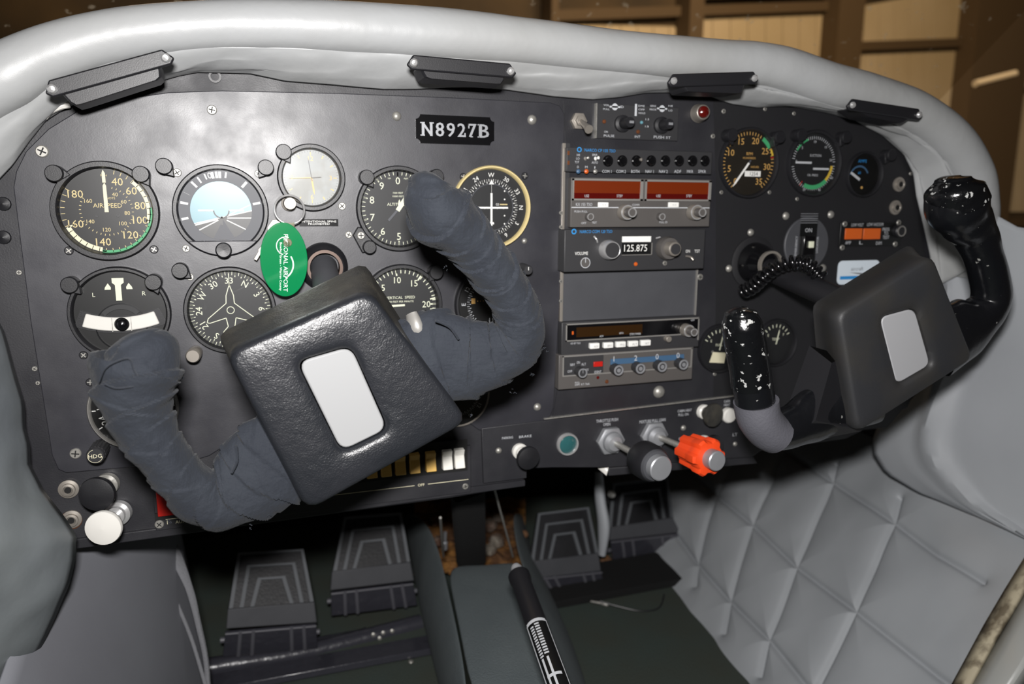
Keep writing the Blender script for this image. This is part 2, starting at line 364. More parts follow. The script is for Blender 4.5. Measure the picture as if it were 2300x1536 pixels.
# window sill behind the lining, door frame strip at lower right
a, c = Ppl(2200, 505, sp+np.array([.03, 0, 0]), sn), Ppl(2600, 575, sp+np.array([.03, 0, 0]), sn)
b = B(); b.sweep([a, (a+c)/2, c], [(.009, .006)]*3, n=10); setting('trim_2', b, 'plastic_black')
dn = qn; f = lambda x, y, k: tuple(Ppl(x, y, q0+qn*k, qn))
b = B(); b.grid([[f(2120, 1580, .012), f(2215, 1405, .012), f(2262, 1325, .012), f(2345, 1190, .012)], [f(2140, 1610, .016), f(2236, 1432, .018), f(2285, 1350, .018), f(2365, 1215, .016)]])
setting('trim_3', b, 'tan_edge', solid=.006)
b = B(); b.grid([[f(2138, 1612, .01), f(2236, 1432, .01), f(2365, 1212, .01)], [f(2170, 1625, .022), f(2262, 1470, .022), f(2390, 1250, .022)], [f(2200, 1640, .022), f(2292, 1500, .022), f(2410, 1290, .022)], [f(2235, 1650, .0), f(2310, 1530, .0), f(2430, 1320, .0)]])
b.grid([[f(2235, 1650, .0), f(2310, 1530, .0), f(2430, 1320, .0)], [f(2340, 1700, .01), f(2420, 1600, .01), f(2500, 1420, .01)]])
setting('door_1', b, 'frame_paint', solid=.004, bevel=.002)
# left kick panel with its seam, side wall lining hanging at the left edge
ka, kb, kd = P3(120, 1190, .03), P3(400, 1180, .22), Pz(480, 1560, .0)
kc = P3(-60, 1700, -.16)
rows = []
for i in range(31):
    r = []
    for j in range(21):
        s_, t = i/30, j/20; p = (ka*(1-t)+kb*t)*(1-s_) + (kc*(1-t)+kd*t)*s_; p = p + np.array([.012*math.sin(t*3.1), 0, 0]); r.append(tuple(p))
    rows.append(r)
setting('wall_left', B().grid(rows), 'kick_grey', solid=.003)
pts = [P3(372, 1255, .19), P3(376, 1300, .18), P3(400, 1360, .17), P3(432, 1440, .16), P3(462, 1540, .14)]
setting('trim_4', B().sweep(pts, [(.0022, .002)]*5, n=8), 'fuzz')
pts = [P3(384, 1215, .2), P3(402, 1262, .19), P3(428, 1330, .17), P3(445, 1400, .16), P3(462, 1480, .15), P3(468, 1560, .14)]
setting('trim_5', B().sweep(pts, [(.006, .003), (.007, .003), (.0045, .003), (.0035, .003), (.003, .003), (.003, .003)], n=8), 'fuzz')
el = [(-60, 560), (-40, 660), (4, 745), (16, 790), (33, 850), (50, 905), (52, 960), (62, 1000), (64, 1045), (95, 1105), (142, 1165), (168, 1205), (166, 1250), (150, 1310), (120, 1385), (85, 1450), (45, 1536), (20, 1600)]
E1 = resamp(el, 70); rows = []
for i in range(70):
    r = []
    for j in range(22):
        t = j/21; x, y = E1[i]; yy = y + t*10; Yh = -.012 - .09*t**.7 - .05*(i/70)
        p = P3(x*(1-t) - 170*t, yy, Yh); p = p + np.array([.3, -.9, 0])*(.007*noise.noise(Vector(p*16)) + .004*noise.noise(Vector(p*40))); r.append(tuple(p))
    rows.append(r)
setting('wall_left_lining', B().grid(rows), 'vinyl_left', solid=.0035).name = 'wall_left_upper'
# centre tunnel with ragged opening
def tun(px, py, z): return tuple(Pz(px, py, z))
tl = [(905, 1150), (918, 1230), (935, 1330), (962, 1440), (1000, 1600)]
tm = [(962, 1175), (990, 1240), (1010, 1330), (1035, 1440), (1060, 1600)]
tr = [(1150, 1150), (1160, 1240), (1195, 1330), (1225, 1440), (1255, 1600)]
tf = [(1175, 1150), (1192, 1240), (1235, 1330), (1285, 1440), (1335, 1600)]
Z = .13
rows = [[tun(*tl[i], .01), tun(tl[i][0]+22, tl[i][1]-4, .09), tun(*tm[i], Z)] for i in range(5)]
b = B(); b.grid(rows)
rows = [[tun(*tm[i], Z), tun((tm[i][0]+tr[i][0])/2, (tm[i][1]+tr[i][1])/2, Z+.004), tun(*tr[i], Z)] for i in range(1, 5)]
rows[0] = [tun(1000, 1262, Z), tun(1090, 1272, Z), tun(1178, 1250, Z)]
b.grid(rows)
rows = [[tun(*tr[i], Z), tun(tf[i][0]-14, tf[i][1], .09), tun(*tf[i], .01)] for i in range(5)]
b.grid(rows)
tn = setting('floor_tunnel', b, 'carpet', solid=.006, sub=2); tn.name = 'floor_2'
# cockpit centre: things seen in the opening
t = thing('fuel_line_bay', 'rusty brown bay with old insulation inside the floor tunnel opening', 'bay', (.2, .45, .0))
b = B(); rows = []
for i in range(14):
    rows.append([tuple(Pz(930+250*j/13, 1120+170*i/13, .03) + np.array([0, 0, .02*noise.noise(Vector((i*.5, j*.6, 3)))])) for j in range(14)])
b.grid(rows); obj('insulation', b, 'rust', t)
for k, (x, y, r) in enumerate([(975, 1170, .012), (1100, 1180, .014), (1115, 1215, .015), (1100, 1235, .012), (985, 1215, .011), (1120, 1160, .013)]):
    p = Pz(x, y, .05); b = B().lathe3(p, (random.uniform(-.4, .4), -.5, 1), [(0, -r*.8), (r*.7, -r*.6), (r, 0), (r*.75, r*.5), (0, r*.7)], n=9); obj('foil_scrap', b, 'foil', t)
b = B(); b.lathe3(Pz(996, 1250, .1), np.array(P3(985, 1110, .1))-np.array(Pz(996, 1250, .1)), [(.0018, 0), (.0018, .2)], n=8); obj('control_cable', b, 'steel', t)
b = B(); b.lathe3(Pz(998, 1232, .1), (0, -.2, 1), [(.005, 0), (.005, .012), (.003, .014), (.003, .03)], n=10); obj('cable_end', b, 'alu', t)
b = B(); b.lathe3(Pz(1152, 1250, .12), np.array(P3(1108, 1090, .12))-np.array(Pz(1152, 1250, .12)), [(.0015, 0), (.0015, .22)], n=8); obj('control_cable', b, 'steel', t)
p0, p1 = P3(1050, 1100, .14), Pz(1058, 1262, .1)
b = B(); b.sweep([p0, (p0+p1)/2, p1], [(.021, .012)]*3, side=(0, 1, 0), n=16, sq=6); tag(obj('control_post', b, 'void', loc=tuple(p1)), 'flat black post rising from the tunnel opening to the panel', 'post')
# ------------------------------------------------------------------ hangar beyond the windscreen
wy = 6.8
hw = setting('wall_back', B().box(-9, 22, -1.6, 7, -wy-.2, -wy), 'hangar_dark')
def hz(px, py, Y=wy): p = P3(px, py, Y); return p[0], p[2]
tanp = [((1240, 52), (1535, 60), (1535, 620), (1240, 620)), ((1556, 40), (1865, 22), (1865, 640), (1556, 620)), ((1902, 20), (2165, -30), (2165, 92), (1902, 104)), ((1902, 112), (2165, 104), (2165, 660), (1902, 640)),
        ((2252, -40), (2480, -40), (2480, 200), (2252, 200)), ((2252, 212), (2480, 210), (2480, 478), (2252, 478)), ((980, 50), (1228, 50), (1228, 620), (980, 620))]
for q in tanp:
    b = B(); n = 8
    o = [hz(*p) for p in q]
    for i in range(n):                         # ribbed sheet
        a, c = i/n, (i+1)/n-.02/n
        L = lambda t, u: (o[0][0]*(1-t)+o[1][0]*t, o[0][1]*(1-t)+o[1][1]*t) if u else (o[3][0]*(1-t)+o[2][0]*t, o[3][1]*(1-t)+o[2][1]*t)
        b.prism([L(a, 0), L(c, 0), L(c, 1), L(a, 1)], -wy, -wy+.03, inset=.02)
    obj('sheet_panel', b, 'hangar_tan', hw)
for x0, y0, x1, y1, wd in [(1545, -60, 1545, 260, .09), (1884, -60, 1884, 320, .16), (2208, -60, 2212, 560, .34), (1234, -60, 1234, 160, .06)]:
    a, c = hz(x0, y0, wy-.15), hz(x1, y1, wy-.15); b = B()
    b.box(min(a[0], c[0])-wd/2, max(a[0], c[0])+wd/2, -1.6, 4.9, -wy+.02, -wy+.3); obj('column', b, 'hangar_brown', hw)
for x0, y0, x1, y1 in [(1556, -8, 2165, -24), (1900, 108, 2170, 98), (2250, 500, 2500, 498), (1240, 40, 1865, 18)]:
    a, c = hz(x0, y0), hz(x1, y1); b = B()
    b.prism([(a[0], a[1]-.05), (c[0], c[1]-.05), (c[0], c[1]+.05), (a[0], a[1]+.05)], -wy+.02, -wy+.12); obj('girt', b, 'hangar_brown', hw)
a, c = hz(2190, 188, 4.5), hz(2280, 165, 4.5)
b = B(); b.sweep([(a[0], 4.5, a[1]), ((a[0]+c[0])/2, 4.5, (a[1]+c[1])/2), (c[0], 4.5, c[1])], [(.03, .03)]*3, n=10)
tag(obj('ceiling_lamp_tube', b, 'hangar_tan', loc=(a[0], 4.5, a[1])), 'pale tube hanging in front of the brown hangar column', 'tube')
setting('ceiling', B().box(-9, 22, 4.9, 5.1, -7, 1), 'hangar_dark')
setting('floor_3', B().box(-9, 22, -1.75, -1.6, -7, -1.3), 'hangar_dark')
b = B(); rows = []
for i in range(9):
    t_ = i/8; rows.append([(x, .62-.75*t_-.35*(x-.3)**2, .70+.62*t_) for x in np.linspace(-.5, 1.1, 17)])
setting('window_1', B().grid(rows), 'windscreen_glass')
# ================================================================== INSTRUMENT PANEL
def pg(pts, h=0): return [G(x, y, h) for x, y in pts]
def gx(x, y): return G(x, y)[0]
def gz(x, y): return G(x, y)[1]
screw_b = B().lathe(0, 0, [(.0036, 0), (.0036, .0008), (.003, .0014), (0, .0014)], n=16)
screw_b.rect(-.0024, .0024, -.0004, .0004, .00145, 1); screw_b.rect(-.0004, .0004, -.0024, .0024, .00146, 1)
SCREW = proto('screw', screw_b, ['screw_steel', 'hole']); 
RIVET = proto('rivet', B().lathe(0, 0, [(.0042, 0), (.0038, .0012), (.0022, .0024), (0, .0028)], n=16), 'screw_steel')
DARKS = proto('screw', screw_b, ['plastic_black', 'screw_steel'])
def screws(lst, par, h=0, src=None, s=1.):
    for q in lst:
        x, z = G(q[0], q[1], h); o = part('screw' if src is not RIVET else 'rivet', src or SCREW, par, x, z, h); k = s*(q[2] if len(q) > 2 else 1)
        o.scale = (k, k, k); o.rotation_euler = (0, random.uniform(0, 1.5), 0)
ip = thing('instrument_panel', 'flat matte black metal instrument panel carrying every gauge', 'instrument panel', (.3, 0, .33))
bz = gz(165, 1228)
out = [(-.26, .30), (-.19, bz-.003), (.19, gz(1060, 1112)), (gx(1175, 1090), gz(1175, 1092)), (gx(1180, 1045), gz(1180, 1048)), (gx(1650, 1012), gz(1650, 1020)), (gx(1900, 985), gz(1900, 985)), (.80, .37), (.835, .45), (.84, .55)] + \
      pg([(2075, 420), (2050, 345), (1990, 290), (1900, 250), (1750, 205), (1500, 180), (1200, 165), (900, 155), (600, 140), (400, 130), (250, 150), (120, 200), (40, 270), (-30, 360)]) + [(-.26, .62)]
b = B().prism(out, -.012, 0); obj('base_plate', b, 'base_black', ip, bevel=.0008)
# right-hand matte section and centre section, slightly proud
rs = pg([(1600, 905), (1606, 700), (1606, 400), (1600, 215), (1700, 222), (1850, 235), (1960, 275), (2030, 335), (2060, 400), (2072, 520), (2085, 700), (2060, 880), (1990, 960), (1700, 985)])
obj('right_section', B().prism(rs, 0, .0012), 'matte_black', ip)
cs = pg([(1240, 938), (1252, 870), (1270, 330), (1266, 225), (1600, 215), (1606, 400), (1606, 700), (1600, 905)])
obj('centre_section', B().prism(cs, 0, .0011), 'base_black', ip)
zl = gz(1085, 1090)
lip = B(); lip.prism([G(-60, 1238), G(600, 1152), G(1178, 1076), G(1178, 1090), G(600, 1172), G(-60, 1262)], -.004, .003); 
lip.prism(pg([(1366, 1050), (1690, 1025), (1700, 1040), (1366, 1068)]), -.004, .0016)
obj('bottom_lip', lip, 'base_black', ip, bevel=.001)
screws([(8, 458, 1.6), (8, 533, 1.6)], ip, 0, proto('rivet', B().lathe(0, 0, [(.0036, 0), (.0032, .001), (0, .0024)], n=14), 'plastic_black'))
screws([(43, 612, .6), (78, 828, .6), (85, 860, .5), (1572, 622), (1690, 600, .0001)][:-1], ip, .001)
screws([(1480, 880, 1.7)], ip, .0012, RIVET, 1)
screws([(1601, 306, .7), (1625, 250, .7), (1718, 245, .6), (1783, 255, .6), (1620, 432, .6), (1728, 432, .6), (1790, 447, .6), (1605, 840, .6), (2045, 390, .6), (1600, 790, .5)], ip, .0014)
# left mounting plate
mp = thing('mounting_plate', 'large removable black plate with rounded corners holding the left flight instruments', 'plate', (.07, 0, .4))
mo = pg([(132, 1052), (118, 1020), (70, 720), (38, 470), (32, 420), (38, 385), (60, 340), (110, 290), (175, 250), (260, 225), (380, 208), (500, 204), (760, 210), (1000, 219), (1235, 231), (1255, 238), (1265, 255), (1266, 290), (1254, 700), (1241, 915), (1234, 934), (1215, 945),
         (1075, 965), (1040, 940), (610, 940), (560, 965), (528, 985), (470, 1022), (430, 1034), (330, 1044), (150, 1060)])
obj('plate', B().prism(mo, 0, .0026), 'plate_black', mp, bevel=.0007)
HP = .0026
screws([(95, 340, 1.4), (476, 247, 1.15), (170, 1018, 1.3)], mp, HP)
screws([(891, 261, 1.05), (1195, 269, 1.15), (1207, 914, 1), (1178, 541, .7)], mp, HP, RIVET)
screws([(155, 563), (346, 560), (188, 797), (203, 858), (1178, 395), (1040, 397)], mp, HP, DARKS)
screws([(398, 388), (580, 390, .9), (418, 558, .9), (768, 463, 1), (427, 622, .9), (783, 527, .9), (385, 790, .9)], mp, HP)
# chrome hook under the shield
obj('hook', B().ring(*G(483, 173), [(.0035, .001), (.0035, .003), (.0052, .003), (.0052, .001)], n=20), 'plastic_black', ip)
# ------------------------------------------------------------------ gauges
GH = HP
def gauge(name, label, px, py, r, bez='plastic_black', dial='dial_black', hgt=.006, rin=.90, inner=.0, h0=GH, glass='glass', flange=0, rd=None):
    x, z = G(px, py, h0+hgt*.6); t = thing(name, label, 'gauge', (x, -h0, z)); H = h0
    ri = r*rin
    prof = [(r, H), (r, H+hgt*.7), (r-.001, H+hgt), (ri+.0012, H+hgt), (ri, H+hgt*.6), (ri-.0006, H+.0004)]
    obj('bezel', B().ring(x, z, prof, n=72), bez, t)
    obj('dial', B().lathe(x, z, [(ri+.0004, H+.0002), (ri+.0004, H+.0008), (0, H+.0008)], n=56), dial, t)
    obj('glass', B().flat([(x+ri*math.sin(2*math.pi*i/56), z+ri*math.cos(2*math.pi*i/56)) for i in range(56)], H+hgt*.66), glass, t)
    return t, x, z, H+.001, ri
def numerals(b, x, z, h, items, rr, size, m=0, turn=False, sx=1.):
    for s_, a in items:
        b.text(s_, x+rr*math.sin(rad(a)), z+rr*math.cos(rad(a)), h, size, -rad(a) if turn else 0, sx, m)
def ticks(b, x, z, h, a0, a1, n, r0, r1, w_, m=0, skip=None):
    for i in range(n+1):
        if skip and i % skip == 0: continue
        b.tick(x, z, a0+(a1-a0)*i/n, r0, r1, w_, h, m)
def needle(b, x, z, h, a, L, w_, tail=.0, m=0, tip=.3):
    a = rad(a); dx, dz = math.sin(a), math.cos(a); P_ = lambda u, v: (x+dx*u+dz*v, z+dz*u-dx*v)
    b.prism([P_(-tail, -w_/2), P_(-tail, w_/2), P_(L*.8, w_/2), P_(L, w_*tip*.2), P_(L, -w_*tip*.2), P_(L*.8, -w_/2)][::-1], h, h+.0005, m)
R1 = .0413
# airspeed
t, x, z, h, r = gauge('airspeed_indicator', 'round airspeed gauge with cream numerals up to 180, top left of the panel', 238, 474, R1, hgt=.008, rin=.86, dial='dial_dark')
b = B(); numerals(b, x, z, h, [('40', 22), ('60', 50), ('80', 80), ('100', 107), ('120', 140), ('140', 190), ('160', 246), ('180', 302)], r*.74, .0062)
numerals(b, x, z, h, [('40', 28), ('60', 60), ('80', 96), ('100', 132), ('120', 184), ('140', 236), ('160', 302)], r*.44, .0032)
ticks(b, x, z, h, 14, 302, 32, r*.88, r*.97, .0005); ticks(b, x, z, h, 16, 302, 30, r*.54, r*.585, .0005)
b.text('AIRSPEED', x+.001, z+r*.13, h, .0036, 0, 1.0); b.text('KNOTS', x+.003, z+r*.30, h, .0018); b.text('MPH', x, z+r*.83, h, .0017)
b.band(x, z, r*.87, r*.95, 40, 108, h, 1); b.band(x, z, r*.93, r*.985, 85, 190, h, 2); b.band(x, z, r*.87, r*.94, 190, 246, h, 1); b.band(x, z, r*.94, r*.97, 185, 246, h, 1)
b.tick(x, z, 246, r*.78, r*.93, .0012, h, 1)
obj('markings', b, ['cream', 'ivory', 'green_arc'], t)
b = B(); b.prism([(x-.0014, z-.001), (x+.0017, z-.001), (x+.0014, z+.021), (x+.0002, z+.0235), (x-.0012, z+.021)], h+.0008, h+.0013); b.prism([(x-.0012, z+r*.66), (x+.0014, z+r*.66), (x+.0013, z+r*.88), (x-.0002, z+r*.96), (x-.0012, z+r*.88)], h+.0008, h+.0012)
obj('needle', b, 'ivory', t)
obj('dial_screw', B().lathe(x-.0078, z-.004, [(.0012, h), (.0012, h+.0006), (0, h+.0006)], n=10).lathe(x+.0082, z-.004, [(.0012, h), (.0012, h+.0006), (0, h+.0006)], n=10), 'plastic_black', t)
# attitude indicator
t, x, z, h, r = gauge('attitude_indicator', 'artificial horizon gauge with pale blue sky and white bank marks', 497, 473, .0398, hgt=.007, rin=.88)
obj('bank_ring', B().ring(x, z, [(r*.73, h), (r*.73, h+.0016), (r*.995, h+.0016), (r*.995, h)], n=56), 'bank_grey', t)
tilt = rad(13); cH = -.006; n = 40; ri = r*.745; sky = []; gnd = []
for i in range(n):
    a = 2*math.pi*i/n; u, v = ri*math.sin(a), ri*math.cos(a)
    (sky if v > cH + u*math.tan(tilt) else gnd).append((a, u, v))
s_, c_ = math.sin(tilt), math.cos(tilt); hl = math.sqrt(ri**2-(cH*c_)**2)
pL = (-cH*c_*s_ - c_*hl, cH*c_*c_ - s_*hl); pR = (-cH*c_*s_ + c_*hl, cH*c_*c_ + s_*hl)
obj('sky_disc', B().flat([(x+u, z+v) for a, u, v in sorted(sky, key=lambda q: (q[0]+math.pi) % (2*math.pi))] + [(x+pR[0], z+pR[1]), (x+pL[0], z+pL[1])], h+.0002), 'sky', t)
b = B(); b.flat([(x+u, z+v) for a, u, v in gnd] + [(x+pL[0], z+pL[1]), (x+pR[0], z+pR[1])], h+.0002, 1)
ap = (x+.0005, z-.0065)
for a_ in (64, 90, 118, 242, 255): b.tick(ap[0], ap[1], a_, .004, .0265, .0009 if a_ != 255 else .0012, h+.0004, 0)
b.seg((x+pL[0], z+pL[1]), (x+pR[0], z+pR[1]), .0008, h+.0004, 0)
b.flat([(x-.0085, z-r*.72), (x+.0105, z-r*.72), (x+.001, z-.008)], h+.0005, 2)
obj('ground_disc', b, ['white', 'dial_dark', 'bank_grey'], t)
b = B()
for a_, w_, r0 in [(-43, .0018, .78), (-32, .0014, .8), (-21, .0012, .82), (-10, .0022, .8), (-4, .0022, .8), (1, .0022, .8), (10, .0014, .82), (42, .0022, .78), (-78, .002, .78), (78, .002, .78), (-103, .002, .8), (-62, .0001, .8)]: b.tick(x, z, a_, r*r0, r*.96, w_, h+.0018)
b.text('0', x-.0078, z+r*.86, h+.0019, .0052, rad(12)); obj('bank_marks', b, 'white', t)
b = B(); b.rect(x-.019, x-.0065, z-.0006, z+.0008, h+.0012); b.rect(x+.0065, x+.019, z-.0006, z+.0008, h+.0012); b.band(x, z, .0058, .0068, 90, 270, h+.0012, 1); b.rect(x-.0007, x+.0007, z-.013, z-.005, h+.0012, 1)
obj('aircraft_bar', b, ['white', 'dial_dark'], t)
o = []
for i in range(21):
    a = rad(132 + 96*i/20); o.append((x+.0392*math.sin(a), z+.0392*math.cos(a)))
obj('lower_cover', B().prism(o, h+.002, .0115, inset=.02), 'plate_black', t, bevel=.0006)
kx, kz = G(502, 562, .018); obj('cage_knob', B().lathe(kx, kz, [(.0062, .009), (.0068, .014), (.0068, .018), (.006, .019), (0, .0186)], n=24), 'plastic_black', t, bevel=.0003)
# clock
t, x, z, h, r = gauge('panel_clock', 'small clock with tan hands, dial coloured pale for flash glare, above the key ring', 700, 399, .0300, rin=.84, glass='dusty_glass', dial='glare_dial', hgt=.007)  # pale dial colour imitates the flash reflected in the glass
b = B(); ticks(b, x, z, h, 0, 360, 60, r*.9, r*.96, .0003, 1)
for k in range(12): b.tick(x, z, k*30, r*.78, r*.9, .0008, h, 0)
for s_, a_ in (('12', 0), ('3', 90), ('6', 180), ('9', 270)): b.text(s_, x+r*.68*math.sin(rad(a_)), z+r*.68*math.cos(rad(a_)), h, .0040, 0, 1, 0)
obj('markings', b, ['gold_warm_light', 'print_dim'], t)
b = B(); needle(b, x, z, h+.001, 172, r*.6, .0014, 0, 0); needle(b, x, z, h+.0016, 268, r*.78, .0008, 0, 0); needle(b, x, z, h+.002, 352, r*.7, .0006, .003, 1); needle(b, x, z, h+.002, 85, r*.35, .0006, 0, 1)
obj('hands', b, ['gold_warm_light', 'print_dim'], t)
# altimeter
t, x, z, h, r = gauge('altimeter', 'round altimeter with large white digits 0 to 9, partly behind the left yoke grip', 896, 469, R1*.97, rin=.88)
b = B(); numerals(b, x, z, h, [(str(k), k*36) for k in range(10)], r*.74, .0066); ticks(b, x, z, h, 0, 360, 50, r*.89, r*.97, .0006); ticks(b, x, z, h, 0, 360, 10, r*.86, r*.97, .0011)
b.text('1000 FEET', x, z+r*.42, h, .0016); b.text('10000 FEET', x, z+r*.33, h, .0016); b.text('ALTITUDE', x-.002, z+r*.12, h, .0026); b.text('100', x-.008, z+r*.80, h, .0014); b.text('FEET', x+.008, z+r*.80, h, .0014)
obj('markings', b, 'lume', t)
b = B(); needle(b, x, z, h+.001, 38, r*.82, .0024, .002); needle(b, x, z, h+.0015, 35, r*.45, .0042, .002, tip=1); needle(b, x, z, h+.002, 5, r*.25, .0016, 0); obj('hands', b, 'lume', t)
b = B(); needle(b, x, z, h+.001, 222, r*.42, .0022, 0, tip=2.5); obj('hand_tail', b, 'bank_grey', t)
b = B(); kx, kz = G(830, 555, .012); k2 = G(806, 528, .004); b.prism([(kx-.006, kz-.006), (kx+.007, kz-.002), (k2[0]+.007, k2[1]+.006), (k2[0]-.001, k2[1]+.008), (k2[0]-.006, k2[1])][::-1], HP, HP+.0045); obj('knob_flange', b, 'plastic_black', t, bevel=.001)
obj('setting_knob', B().lathe(kx, kz, [(.0062, .006), (.0064, .013), (.0055, .0142), (0, .0142)], n=24), 'plastic_black', t)
part('screw', SCREW, t, *G(808, 528), h=.0075)
# course deviation indicator
t, x, z, h, r = gauge('course_indicator', 'navigation gauge with ivory bezel and white cross needles, right of the left yoke grip', 1105, 466, R1*.985, bez='cream', rin=.92, hgt=.006)
def compass(b, x, z, h, r, top, size, rr, m=0, inward=True, n=72):
    lab = {0: 'N', 30: '3', 60: '6', 90: 'E', 120: '12', 150: '15', 180: 'S', 210: '21', 240: '24', 270: 'W', 300: '30', 330: '33'}
    numerals(b, x, z, h, [(v, k-top) for k, v in lab.items()], r*rr, size, m, True)
    for k in range(n):
        a = k*360/n-top; b.tick(x, z, a, r*(rr-.17) if inward else r*.9, r*(rr-.10) if inward else r*.98, .0005, h, m)
        if k % 2 == 0: b.tick(x, z, a, r*(rr-.21) if inward else r*.86, r*(rr-.10) if inward else r*.98, .0007, h, m)
b = B(); compass(b, x, z, h, r, 270, .0042, .84); b.flat([(x-.0026, z+r*.6), (x+.0026, z+r*.6), (x, z+r*.72)], h+.0012); b.flat([(x-.0026, z-r*.6), (x, z-r*.72), (x+.0026, z-r*.6)], h+.0012)
for k in (-2, -1, 1, 2): b.lathe(x+.014, z+k*.008, [(.0008, h), (.0008, h+.0002), (0, h+.0002)], n=8); b.lathe(x+k*.0065, z-.001, [(.0006, h), (.0006, h+.0002), (0, h+.0002)], n=8)
b.text('GS', x+.0065, z+.003, h, .002); b.rect(x+.009, x+.017, z+.0024, z+.0036, h, 1); b.rect(x-.003, x+.003, z-.0165, z-.0145, h)
obj('markings', b, ['white', 'cream'], t)
b = B(); b.box(x-.0011, x+.0009, z-.018, z+.014, h+.001, h+.0015); b.box(x-.017, x+.017, z-.0012, z+.0006, h+.0016, h+.002); b.rect(x-.0001, x+.0001, z+.01, z+.025, h+.0012); obj('cross_needles', b, 'white', t)
obj('card_ring', B().ring(x, z, [(r*.595, h), (r*.595, h+.0006), (r*.615, h+.0006), (r*.615, h)], n=48), 'bank_grey', t)
# turn coordinator
t, x, z, h, r = gauge('turn_and_bank_indicator', 'turn and bank gauge with white ball tube and letters L and R', 270, 704, .0405, rin=.90, dial='dial_dark', hgt=.007)
b = B(); b.text('L', x-.0195, z+.0165, h, .0036); b.text('R', x+.0195, z+.0165, h, .0036)
for s_ in (-1, 1): cx_ = x+s_*.0085; b.flat([(cx_-.0024, z+.0205), (cx_+.0024, z+.0205), (cx_+(.0026 if s_ < 0 else .002), z+.0225), (cx_+s_*-.0004, z+.026), (cx_-(.002 if s_ < 0 else .0026), z+.0225)], h)
obj('markings', b, 'lume', t)
b = B(); b.prism([(x-.0024, z+.011), (x+.0022, z+.011), (x+.0022, z+.0245), (x+.0046, z+.0265), (x+.0046, z+.0305), (x-.0046, z+.0305), (x-.0046, z+.0265), (x-.0024, z+.0245)], h+.0008, h+.0016); obj('turn_needle', b, 'lume', t)
obj('arch', B().band(x, z-.012, .0155, .0195, -50, 50, h+.0015).ring(x, z-.012, [(.0195, h), (.0195, h+.0015), (.0205, h+.001), (.0205, h)], n=40), 'dial_black', t)
o = []; zc = z+.078
for i in range(25):
    a = rad(-152-56*i/24); o.append((i, a))
arc = lambda a0, a1, ra, rb, n=14: [(x+ra*math.sin(rad(a0+(a1-a0)*i/n)), zc+ra*math.cos(rad(a0+(a1-a0)*i/n))) for i in range(n+1)] + [(x+rb*math.sin(rad(a1-(a1-a0)*i/n)), zc+rb*math.cos(rad(a1-(a1-a0)*i/n))) for i in range(n+1)]
obj('tube_seat', B().prism(arc(202.5, 157.5, .0805, .0955), h, h+.0008), 'plastic_black', t)
obj('glass_tube', B().prism(arc(199, 161, .0815, .0935), h+.0008, h+.0032), 'white_enamel', t, bevel=.001)
obj('ball', B().lathe(x+.0005, zc-.0875, [(.0060, h+.0032), (.0050, h+.005), (.003, h+.0063), (0, h+.0067)], n=24), 'gloss_black', t)
obj('wire', B().box(x-.0072, x-.0066, zc-.0936, zc-.0815, h+.0032, h+.0037).box(x+.0076, x+.0082, zc-.0936, zc-.0815, h+.0032, h+.0037), 'steel', t)
# directional gyro
t, x, z, h, r = gauge('directional_gyro', 'heading gauge with white aircraft outline and compass card, left of the yoke pad', 518, 697, .0395, rin=.89)
b = B(); compass(b, x, z, h, r, 330, .0054, .76, inward=False)
pl = [(0, .66), (.09, .38), (.1, .18), (.55, -.2), (.58, -.3), (.52, -.32), (.12, -.2), (.08, -.42), (.2, -.56), (.2, -.63), (0, -.58)]
pl = pl + [(-a, c) for a, c in pl[::-1]]
for i in range(len(pl)-1): b.seg((x+pl[i][0]*r, z+pl[i][1]*r), (x+pl[i+1][0]*r, z+pl[i+1][1]*r), .0007, h+.0012)
b.band(x, z, .0028, .0034, 0, 360, h+.0012); b.tick(x, z, 0, r*.62, r*.95, .0005, h+.0012)
obj('markings', b, 'lume', t)
kx, kz = G(433, 800, .024); bx_, bz_ = G(440, 790, .004)
obj('adjusting_knob', B().lathe3((bx_, -.004, bz_), (kx-bx_, -.02, kz-bz_), [(.0058, 0), (.0062, .008), (.0062, .019), (.0052, .0205), (0, .0205)], n=24), 'nickel', t)
# vertical speed
t, x, z, h, r = gauge('vertical_speed_indicator', 'vertical speed gauge half hidden behind the top right corner of the left yoke pad', 903, 686, R1*.97, rin=.88)
b = B(); ticks(b, x, z, h, -90, 90, 24, r*.88, r*.97, .0008); ticks(b, x, z, h, 90, 270, 24, r*.88, r*.97, .0008)
numerals(b, x, z, h, [('5', -45), ('10', -8), ('15', 32), ('20', 90), ('15', 148), ('10', 188), ('5', 225), ('0', 270)], r*.70, .006)
for a_ in (-8, 35, 80, 90, 100): b.tick(x, z, a_, r*.82, r*.97, .0014, h)
b.text('VERTICAL  SPEED', x-.001, z+.0075, h, .0026); b.text('1000 FEET PER MINUTE', x-.001, z+.0035, h, .0018); needle(b, x, z, h+.001, 268, r*.8, .002, .003)
obj('markings', b, 'lume', t)
